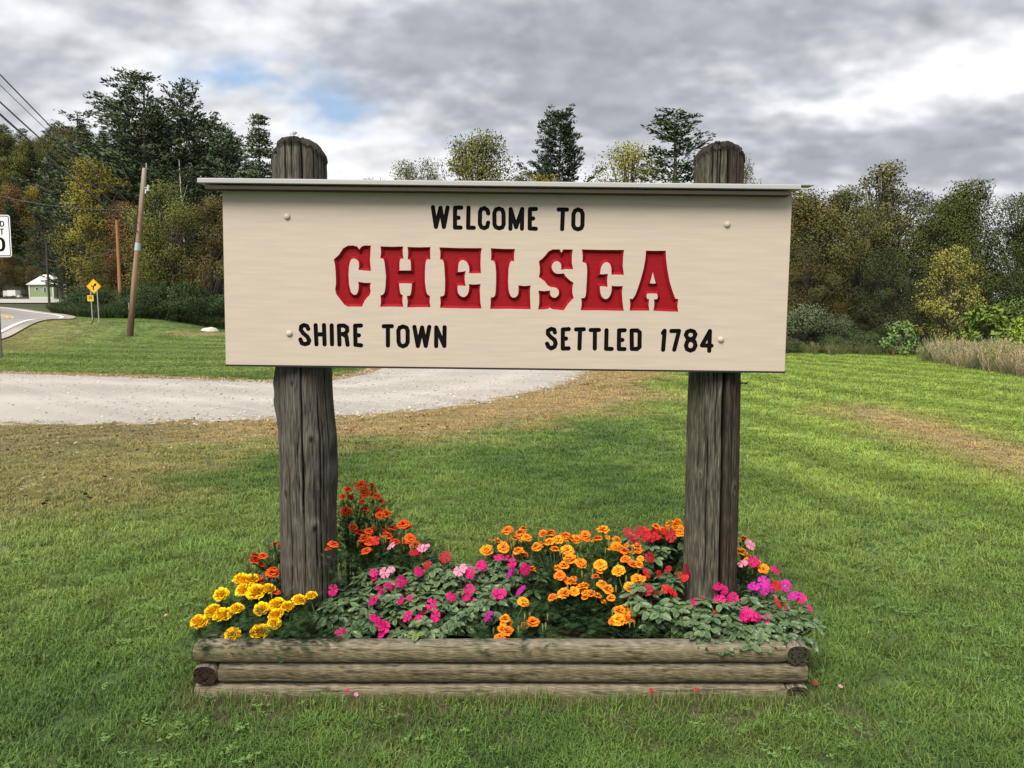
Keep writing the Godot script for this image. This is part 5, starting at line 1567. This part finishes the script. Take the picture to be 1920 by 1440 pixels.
func build_roadside() -> void:
	var steel := plain("galvanised post", Color(0.36, 0.37, 0.36), 0.5, 0.4)
	var black := plain("black enamel", Color.BLACK)
	# speed limit sign
	var sp := thing("speed_limit_sign", "white speed limit sign cut by the frame's edge, beyond the gravel drive", "road sign", Vector3(-17.545, 0, -27))
	var face := rounded_plate(1.15, 1.41, 0.09)
	part(sp, "plate", plate_mesh(face, 0.006, plain("white sign sheeting", Color(0.74, 0.75, 0.76), 0.4)), null, Transform3D(Basis.IDENTITY, Vector3(0, 4.155, 0)))
	part(sp, "border", border_mesh(inset(face, 0.03), 0.028, black), null, Transform3D(Basis.IDENTITY, Vector3(0, 4.155, 0.004)))
	lettering(sp, "SPEED", 0.20, Vector3(0, 4.56, 0.004), 0.76, black)
	lettering(sp, "LIMIT", 0.20, Vector3(0, 4.30, 0.004), 0.68, black)
	lettering(sp, "30", 0.46, Vector3(0, 3.86, 0.004), 0.76, black)
	var ps := Shape.new()
	ps.box(Vector3(0, 2.4, -0.03), Vector3(0.07, 4.8, 0.035), Color.WHITE)
	part(sp, "post", ps.done(), plain("dark post", Color(0.06, 0.065, 0.06), 0.6))
	# curve warning sign
	var gy := land(-29.55, 56)
	var wn := thing("curve_warning_sign", "yellow diamond warning sign with a bent black arrow and a small plate below", "road sign", Vector3(-29.55, gy, -56))
	var yellow := plain("yellow sign sheeting", Color(0.72, 0.40, 0.012), 0.45)
	var dia := PackedVector2Array()
	for p in rounded_plate(0.76, 0.76, 0.05): dia.append(p.rotated(PI / 4.0))
	part(wn, "plate", plate_mesh(dia, 0.005, yellow), null, Transform3D(Basis.IDENTITY, Vector3(0.02, 3.41 - gy, 0.03)))
	part(wn, "border", border_mesh(inset(dia, 0.02), 0.014, black), null, Transform3D(Basis.IDENTITY, Vector3(0.02, 3.41 - gy, 0.0335)))
	var ar := Shape.new()
	for bend in [[Vector2(0, -2600), Vector2(0, -700), Vector2(300, 0), Vector2(1100, 800)], [Vector2(0, -700), Vector2(-1500, 500)]]:
		for piece in Geometry2D.offset_polyline(PackedVector2Array(bend), 420.0 if bend.size() > 2 else 300.0, Geometry2D.JOIN_MITER, Geometry2D.END_BUTT):
			var small := PackedVector2Array()
			for q in piece: small.append(q * 0.0001)
			flat(ar, small, 0.0 if bend.size() > 2 else 0.001, Color.WHITE)
	flat(ar, PackedVector2Array([Vector2(0.02, 0.15), Vector2(0.24, 0.215), Vector2(0.175, -0.015)]), 0.002, Color.WHITE)
	part(wn, "arrow", ar.done(), black, Transform3D(Basis.IDENTITY, Vector3(-0.01, 3.42 - gy, 0.034)))
	part(wn, "lower_plate", plate_mesh(rounded_plate(0.44, 0.42, 0.04), 0.005, yellow), null, Transform3D(Basis.IDENTITY, Vector3(-0.25, 2.57 - gy, 0.03)))
	lettering(wn, "30", 0.20, Vector3(-0.25, 2.60 - gy, 0.034), 0.26, black)
	for q in [[-0.22, -0.17, 3.35], [0.23, 0.16, 3.45]]:
		var rod := Shape.new()
		rod.tube([Vector3(q[0] + 0.04, -0.2, 0), Vector3(q[0], q[2] - gy, 0)], [0.04, 0.04], 6, Color.WHITE)
		part(wn, "post", rod.done(), steel)
	# a dark stake leaning by the warning sign
	var stake := Shape.new()
	stake.tube([Vector3(-0.22, -0.1, 0), Vector3(0.05, 0.62, 0), Vector3(0.08, 1.0, 0)], [0.035, 0.03, 0.03], 6, Color(0.05, 0.05, 0.05))
	tag(part(self, "leaning_stake", stake.done(tinted("near black tint")), null, Transform3D(Basis.IDENTITY, Vector3(-28.9, land(-28.9, 54.6), -54.6))), "thin dark stake leaning in the grass beside the warning sign", "stake")
	# the leaning utility pole
	var base := Vector3(-24.25, 0, -50)
	var lean := Vector3(1.16, 10.6, -0.5)
	var up := thing("utility_pole", "brown wooden utility pole leaning over the lawn, wires running from its upper part", "utility pole", base)
	var sh := Shape.new()
	var pp := []
	var pr := []
	for k in 12:
		pp.append(lean * (k / 11.0) - Vector3(0, 0.15 if k == 0 else 0.0, 0)); pr.append(lerpf(0.20, 0.135, k / 11.0))
	sh.tube(pp, pr, 14, Color.WHITE)
	for k in sh.v.size():
		var t := sh.v[k].y / 10.6
		var n := noise_b.get_noise_3d(sh.n[k].x * 200.0, sh.v[k].y * 30.0, sh.n[k].z * 200.0)
		var c := Color(0.075, 0.045, 0.028).lerp(Color(0.225, 0.150, 0.095), ss(0.08, 0.40, t + n * 0.1))
		c = c.lerp(Color(0.34, 0.29, 0.235), ss(0.72, 0.95, t + n * 0.15))
		sh.c[k] = c * (1.0 + n * 0.4)
	part(up, "pole", sh.done(tinted("weathered wood")))
	var sleeve := Shape.new()
	sleeve.tube([lean * 0.515, lean * 0.56], [0.185, 0.18], 12, Color(0.38, 0.40, 0.41))
	part(up, "sleeve", sleeve.done(tinted("grey metal", 0.5)))
	var cab := Shape.new()
	cab.tube([lean * 0.53 + Vector3(-0.19, 0, 0.1), lean * 0.66 + Vector3(-0.18, 0, 0.1), lean * 0.78 + Vector3(-0.15, 0, 0.1)], [0.05, 0.045, 0.03], 6, Color(0.02, 0.02, 0.02))
	cab.box(lean * 0.64 + Vector3(-0.2, 0, 0.1), Vector3(0.16, 0.5, 0.14), Color(0.025, 0.025, 0.025))
	part(up, "cable_riser", cab.done(tinted("near black tint")))
	var brk := Shape.new()
	brk.box(lean * 0.885 + Vector3(0.26, 0, 0.05), Vector3(0.34, 0.07, 0.07), Color(0.3, 0.3, 0.3))
	brk.tube([lean * 0.865 + Vector3(0.36, 0, 0.05), lean * 0.90 + Vector3(0.36, 0, 0.05)], [0.075, 0.075], 8, Color(0.45, 0.47, 0.48))
	brk.tube([lean * 0.85 + Vector3(0.25, 0, 0.1), lean * 0.875 + Vector3(0.25, 0, 0.1)], [0.05, 0.05], 8, Color(0.55, 0.55, 0.55))
	part(up, "insulator", brk.done(tinted("grey metal")))
	var tops := Shape.new()
	tops.tube([lean + Vector3(0.1, -0.1, 0), lean + Vector3(0.13, 0.32, 0)], [0.03, 0.035], 6, Color(0.4, 0.4, 0.38))
	part(up, "top_pin", tops.done(tinted("grey metal")))
	var guy := Shape.new()
	guy.tube([Vector3(-0.45, 0.4, -1.2), Vector3(-0.12, 2.2, -0.3)], [0.035, 0.03], 6, Color(0.5, 0.49, 0.44))
	part(up, "guy_wire_guard", guy.done(tinted("grey metal")))
	# the orange-brown pole behind and the thin dark pole by the house
	var o2 := Shape.new()
	o2.tube([Vector3(0, -1.6, 0), Vector3(0.02, 4, 0), Vector3(0.0, 8.2, 0)], [0.17, 0.15, 0.12], 9, Color(0.27, 0.145, 0.06))
	tag(part(self, "utility_pole", o2.done(tinted("weathered wood")), null, Transform3D(Basis.IDENTITY, Vector3(-33.4, land(-33.4, 67.5), -67.5))), "orange-brown bare pole standing in the shrubs behind the leaning pole", "utility pole")
	var o3 := Shape.new()
	o3.tube([Vector3(0, -0.5, 0), Vector3(0.0, 9.0, 0)], [0.17, 0.12], 8, Color(0.055, 0.05, 0.048))
	tag(part(self, "utility_pole", o3.done(tinted("weathered wood")), null, Transform3D(Basis.IDENTITY, Vector3(-64.3, land(-64.3, 110), -110))), "thin dark pole at the road bend before the pale green house", "utility pole")
	# wires
	var drop := func(a: Vector3, b: Vector3, far_d: float) -> Vector3: return a + (b - a) * ((far_d - (-a.z)) / ((-b.z) - (-a.z)))
	var ends := [[Vector3(-23.63, 8.07, -50.2), Vector3(-15.76, 8.87, -25), 0.022, "thick upper cable from the leaning pole, with a loop of slack tied to it"], [Vector3(-23.7, 8.0, -50.2), Vector3(-15.78, 8.56, -25), 0.012, "thin wire running just under the cable with the slack loop"],
		[Vector3(-23.53, 7.21, -50.2), Vector3(-15.81, 8.05, -25), 0.026, "middle cable from the leaning pole, above the lowest thick cable"], [Vector3(-23.56, 6.65, -50.2), Vector3(-15.83, 7.68, -25), 0.034, "lowest and thickest cable running up from the leaning pole"]]
	for q in ends:
		var near_end: Vector3 = drop.call(q[0], q[1], 2.0)
		wire([q[0], q[1] + Vector3(0, -0.0, 0), near_end], q[2], 0.10, q[3])
	wire([Vector3(-23.73, 8.0, -50.2), Vector3(-35.2, 9.55, -55), Vector3(-48, 12.0, -57)], 0.022, 0.3, "pale wire running level from the leaning pole across the road")
	wire([Vector3(-64.3, 9.0, -110), Vector3(-51.0, 8.0, -91), Vector3(-33.4, 7.0, -67.5)], 0.03, 0.5, "wire sagging between the thin dark pole and the orange-brown pole")
	var loop := []
	var lr := []
	for k in 21:
		var a := TAU * k / 20.0
		loop.append(Vector3(cos(a) * 0.27, sin(a) * 0.13 - cos(a) * 0.06, cos(a) * -0.5))
		lr.append(0.02)
	var lp := Shape.new()
	lp.tube(loop, lr, 6, Color.WHITE)
	tag(part(self, "cable_loop", lp.done(), plain("black cable", Color.BLACK), Transform3D(Basis.IDENTITY, Vector3(-18.25, 8.62, -33.0) + Vector3(0.0, 0.0, 0.0))), "oval loop of slack cable hanging on the upper cable", "cable loop")
	# the pale green house
	var hy := land(-89, 150) + 0.1
	var ho := thing("house", "small pale green house with a white roof at the far end of the road", "house", Vector3(-89.1, hy, -150))
	var green := plain("green siding", Color(0.22, 0.29, 0.15), 0.8)
	var whitep := plain("white trim", Color(0.52, 0.52, 0.51), 0.7)
	var glass := plain("window glass", Color(0.03, 0.035, 0.04), 0.15)
	var w := Shape.new()
	w.box(Vector3(0, 1.55, -2.5), Vector3(4.5, 2.5, 5.0), Color.WHITE)
	part(ho, "wall", w.done(), green)
	w = Shape.new()
	w.box(Vector3(0, 0.15, -2.5), Vector3(4.62, 0.5, 5.1), Color.WHITE)
	part(ho, "foundation", w.done(), whitep)
	for s in [-2.24, 2.24]:
		w = Shape.new()
		w.box(Vector3(s, 1.6, 0.02), Vector3(0.24, 2.5, 0.06), Color.WHITE)
		part(ho, "corner_trim", w.done(), whitep)
	w = Shape.new()
	var e := [Vector3(-2.6, 2.75, 0.35), Vector3(2.6, 2.75, 0.35), Vector3(2.6, 2.75, -5.3), Vector3(-2.6, 2.75, -5.3), Vector3(-0.9, 4.7, -2.4), Vector3(0.9, 4.7, -2.4)]
	w.quad(e[0], e[4], e[5], e[1], Color.WHITE); w.quad(e[2], e[5], e[4], e[3], Color.WHITE)
	w.tri(e[3], e[4], e[0], Color.WHITE); w.tri(e[1], e[5], e[2], Color.WHITE)
	w.box(Vector3(0, 2.69, -2.48), Vector3(5.2, 0.12, 5.6), Color.WHITE)
	part(ho, "roof", w.done(), whitep)
	for q in [[-0.75, 1.9, 0.4, 0.5], [0.75, 1.7, 0.35, 0.95]]:
		w = Shape.new()
		w.box(Vector3(q[0], q[1], 0.03), Vector3(q[2] + 0.16, q[3] + 0.16, 0.08), Color.WHITE)
		var fr := part(ho, "window", w.done(), whitep)
		w = Shape.new()
		w.box(Vector3(q[0], q[1], 0.05), Vector3(q[2], q[3], 0.06), Color.WHITE)
		part(fr, "pane", w.done(), glass)
	w = Shape.new()
	w.box(Vector3(3.4, 1.4, -3.0), Vector3(2.2, 2.2, 3.4), Color.WHITE)
	part(ho, "side_wing", w.done(), plain("shaded siding", Color(0.20, 0.24, 0.11), 0.8))
	# white trailer
	var tr := thing("white_trailer", "small white box trailer parked beside the pale green house", "trailer", Vector3(-92.6, land(-92.6, 147) + 0.15, -147))
	w = Shape.new()
	w.box(Vector3(0.2, 1.05, 0), Vector3(1.5, 1.1, 1.6), Color.WHITE)
	part(tr, "body", w.done(), whitep)
	w = Shape.new()
	w.box(Vector3(-0.95, 0.95, 0), Vector3(0.8, 1.1, 1.5), Color.WHITE)
	part(tr, "shaded_side", w.done(), plain("slats shaded grey", Color(0.42, 0.43, 0.44), 0.7))  # slatted side of the trailer, its shade put into the grey
	w = Shape.new()
	w.box(Vector3(1.2, 0.5, 0.1), Vector3(0.6, 0.35, 0.9), Color.WHITE)
	part(tr, "hitch", w.done(), whitep)
	for s in [-0.8, 0.6]:
		w = Shape.new()
		w.tube([Vector3(s, 0.3, 0.78), Vector3(s, 0.3, 0.95)], [0.32, 0.32], 14, Color(0.02, 0.02, 0.02))
		part(tr, "wheel", w.done(tinted("near black tint")))
	# a pale flat stone in the grass
	var rk := Shape.new()
	rng.seed = 31
	var ring := []
	for k in 9:
		var a := TAU * k / 9.0
		ring.append(Vector3(cos(a) * rr(0.55, 0.85), 0.0, sin(a) * rr(0.5, 0.9)))
	for k in 9:
		var a: Vector3 = ring[k]; var b: Vector3 = ring[(k + 1) % 9]
		rk.tri(Vector3(0.1, 0.34, 0), a * 0.7 + Vector3(0, 0.24, 0), b * 0.7 + Vector3(0, 0.24, 0), Color(0.50, 0.48, 0.45))
		rk.quad(a * 0.7 + Vector3(0, 0.24, 0), a, b, b * 0.7 + Vector3(0, 0.24, 0), Color(0.46, 0.44, 0.41))
	tag(part(self, "flat_stone", rk.done(tinted("pebbles")), null, Transform3D(Basis.IDENTITY, Vector3(-23.7, land(-23.7, 62), -62))), "pale flat stone on the far lawn near the sign board's edge", "stone")

# ---------- the lawn ----------
func tuft(seed_: int, many: int, radius: float, high: float, width: float, lean_: float) -> ArrayMesh:
	rng.seed = seed_
	var sh := Shape.new()
	for k in many:
		var a := rr(0, TAU)
		var o := Vector3(cos(a), 0, sin(a)) * radius * sqrt(rng.randf())
		var b := rr(0, TAU)
		var dir := Vector3(cos(b), 0, sin(b))
		var side := Vector3(-sin(b), 0, cos(b)).rotated(Vector3.UP, rr(-0.6, 0.6)) * width * rr(0.6, 1.2)
		var h := high * rr(0.45, 1.15)
		var ln := lean_ * rr(0.2, 1.3)
		var p1 := o + Vector3(0, h * 0.55, 0) + dir * h * ln * 0.35
		var p2 := o + Vector3(0, h * (1.0 - 0.25 * ln), 0) + dir * h * ln
		var t := rr(0.62, 1.38)
		var c := Color(t * rr(0.85, 1.2), t, t * rr(0.75, 1.15))
		if rng.randf() < 0.07: c = Color(2.3, 1.5, 2.2) * rr(0.8, 1.1)
		sh.quad(o - side, o + side, p1 + side * 0.8, p1 - side * 0.8, c)
		sh.tri(p1 - side * 0.8, p1 + side * 0.8, p2, c)
	return sh.done(tinted("grass blades", 0.7, 0.35))

func build_lawn() -> void:
	var shapes := [tuft(901, 38, 0.058, 0.038, 0.0020, 1.1), tuft(902, 38, 0.062, 0.034, 0.0024, 1.3), tuft(903, 32, 0.055, 0.050, 0.0018, 0.9)]
	var zones := [[2.1, 4.6, 520.0, 1.0], [4.6, 8.5, 300.0, 1.15], [8.5, 14.0, 150.0, 1.5], [14.0, 24.0, 60.0, 2.1], [24.0, 40.0, 34.0, 2.3], [40.0, 66.0, 16.0, 2.9]]
	var xf := [[], [], []]
	var cols := [[], [], []]
	rng.seed = 9
	for z in zones:
		var d0: float = z[0]
		var d1: float = z[1]
		var many := int(z[2] * (d1 * d1 - d0 * d0) * 0.5 * 2.04)
		for k in many:
			var d := sqrt(lerpf(d0 * d0, d1 * d1, rng.randf()))
			var x := d * rr(-1.02, 1.02)
			if d > 31.0 and x > 9.5: continue
			if d > 40.0 and x > -8.0: continue
			if not on_lawn(x, d): continue
			var dirt := d > 2.96 and d < 3.12 and absf(x) < 1.28
			if dirt and rng.randf() < 0.7: continue
			var dry := dryness(x, d)
			if dry > 0.5 and rng.randf() < 0.25: continue
			var s: float = z[3] * rr(0.75, 1.3)
			var hs := s * rr(0.7, 1.1) * (0.75 if d > 8.0 else 1.0) * (1.0 - 0.35 * dry)
			if d > 30.0: hs *= 0.6
			var v := rng.randi() % 3
			xf[v].append(Transform3D(Basis(Vector3.UP, rr(0, TAU)) * Basis.from_scale(Vector3(s, hs, s)), Vector3(x, land(x, d) - 0.004, -d)))
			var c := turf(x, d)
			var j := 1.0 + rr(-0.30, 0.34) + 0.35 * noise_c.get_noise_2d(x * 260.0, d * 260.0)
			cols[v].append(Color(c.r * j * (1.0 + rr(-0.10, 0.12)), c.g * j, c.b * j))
	for v in 3:
		scatter("lawn_grass", shapes[v], xf[v], cols[v], ["short green mown grass of the lawn around the town sign", "wider bladed mown grass mixed through the lawn", "taller grass blades mixed through the lawn"][v], "grass")
	# clover and plantain between the blades
	rng.seed = 19
	var cl := Shape.new()
	for k in 5:
		var a := rr(0, TAU)
		var o := Vector3(cos(a), 0, sin(a)) * rr(0, 0.03) + Vector3(0, rr(0.018, 0.030), 0)
		for q in 3:
			var b := a + TAU * q / 3.0
			var dir := Vector3(cos(b), rr(-0.1, 0.2), sin(b))
			cl.leaf(o, dir * 0.009, Vector3(-sin(b), 0.1, cos(b)) * 0.0042, Color(1, 1, 1) * rr(0.85, 1.2))
	var cx := []
	var cc := []
	for k in 2600:
		var d := sqrt(lerpf(4.6, 36.0, rng.randf()))
		var x := d * rr(-0.8, 0.8)
		if not on_lawn(x, d): continue
		if noise_a.get_noise_2d(x * 70.0 + 300.0, d * 70.0) < rr(-0.2, 0.45): continue
		cx.append(Transform3D(Basis(Vector3.UP, rr(0, TAU)).scaled(Vector3.ONE * rr(0.8, 1.4)), Vector3(x, 0.0, -d)))
		cc.append(jit(Color(0.105, 0.190, 0.048), 0.25))
	scatter("clover_ground_cover", cl.done(tinted("grass blades")), cx, cc, "low clover growing through the front lawn", "clover")
	# dead leaves and clippings on the scorched turf
	var dl := Shape.new()
	dl.leaf(Vector3(-0.5, 0, 0), Vector3(1, 0.1, 0), Vector3(0, 0.15, 0.3), Color.WHITE)
	dl.leaf(Vector3(-0.3, 0.05, -0.2), Vector3(0.7, 0.0, 0.5), Vector3(-0.1, 0.12, 0.2), Color(0.8, 0.8, 0.8))
	cx = []
	cc = []
	for k in 1500:
		var d := rr(5.2, 12.0)
		var x := d * rr(-0.8, 0.25)
		if dryness(x, d) < 0.35 or not on_lawn(x, d): continue
		var s := rr(0.02, 0.055)
		cx.append(Transform3D(Basis.from_euler(Vector3(rr(-0.5, 0.5), rr(0, TAU), rr(-0.5, 0.5))).scaled(Vector3.ONE * s), Vector3(x, rr(0.025, 0.045), -d)))
		cc.append([Color(0.09, 0.055, 0.03), Color(0.22, 0.16, 0.09), Color(0.04, 0.03, 0.02), Color(0.34, 0.28, 0.19)][rng.randi() % 4])
	scatter("fallen_leaves", dl.done(tinted("dry stalks")), cx, cc, "dead leaves and clippings on the scorched turf by the drive", "leaves")
	# longer blades that the mower misses at the planter's foot
	var long := tuft(904, 16, 0.05, 0.075, 0.0022, 0.6)
	cx = []
	cc = []
	for k in 260:
		var x := rr(-1.40, 1.30)
		var d := 3.08 - absf(rng.randfn()) * 0.05
		if rng.randf() < 0.25:
			x = (-1.345 if rng.randf() < 0.5 else 1.265) + rr(-0.05, 0.05)
			d = rr(3.1, 4.0)
		if absf(x) < 1.28 and d > 3.09: continue
		var s := rr(0.5, 1.0)
		cx.append(Transform3D(Basis(Vector3.UP, rr(0, TAU)).scaled(Vector3(s, s, s)), Vector3(x, 0, -d)))
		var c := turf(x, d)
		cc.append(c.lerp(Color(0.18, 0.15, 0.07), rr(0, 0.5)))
	scatter("long_grass", long, cx, cc, "longer unmown grass blades along the foot of the log planter", "grass")
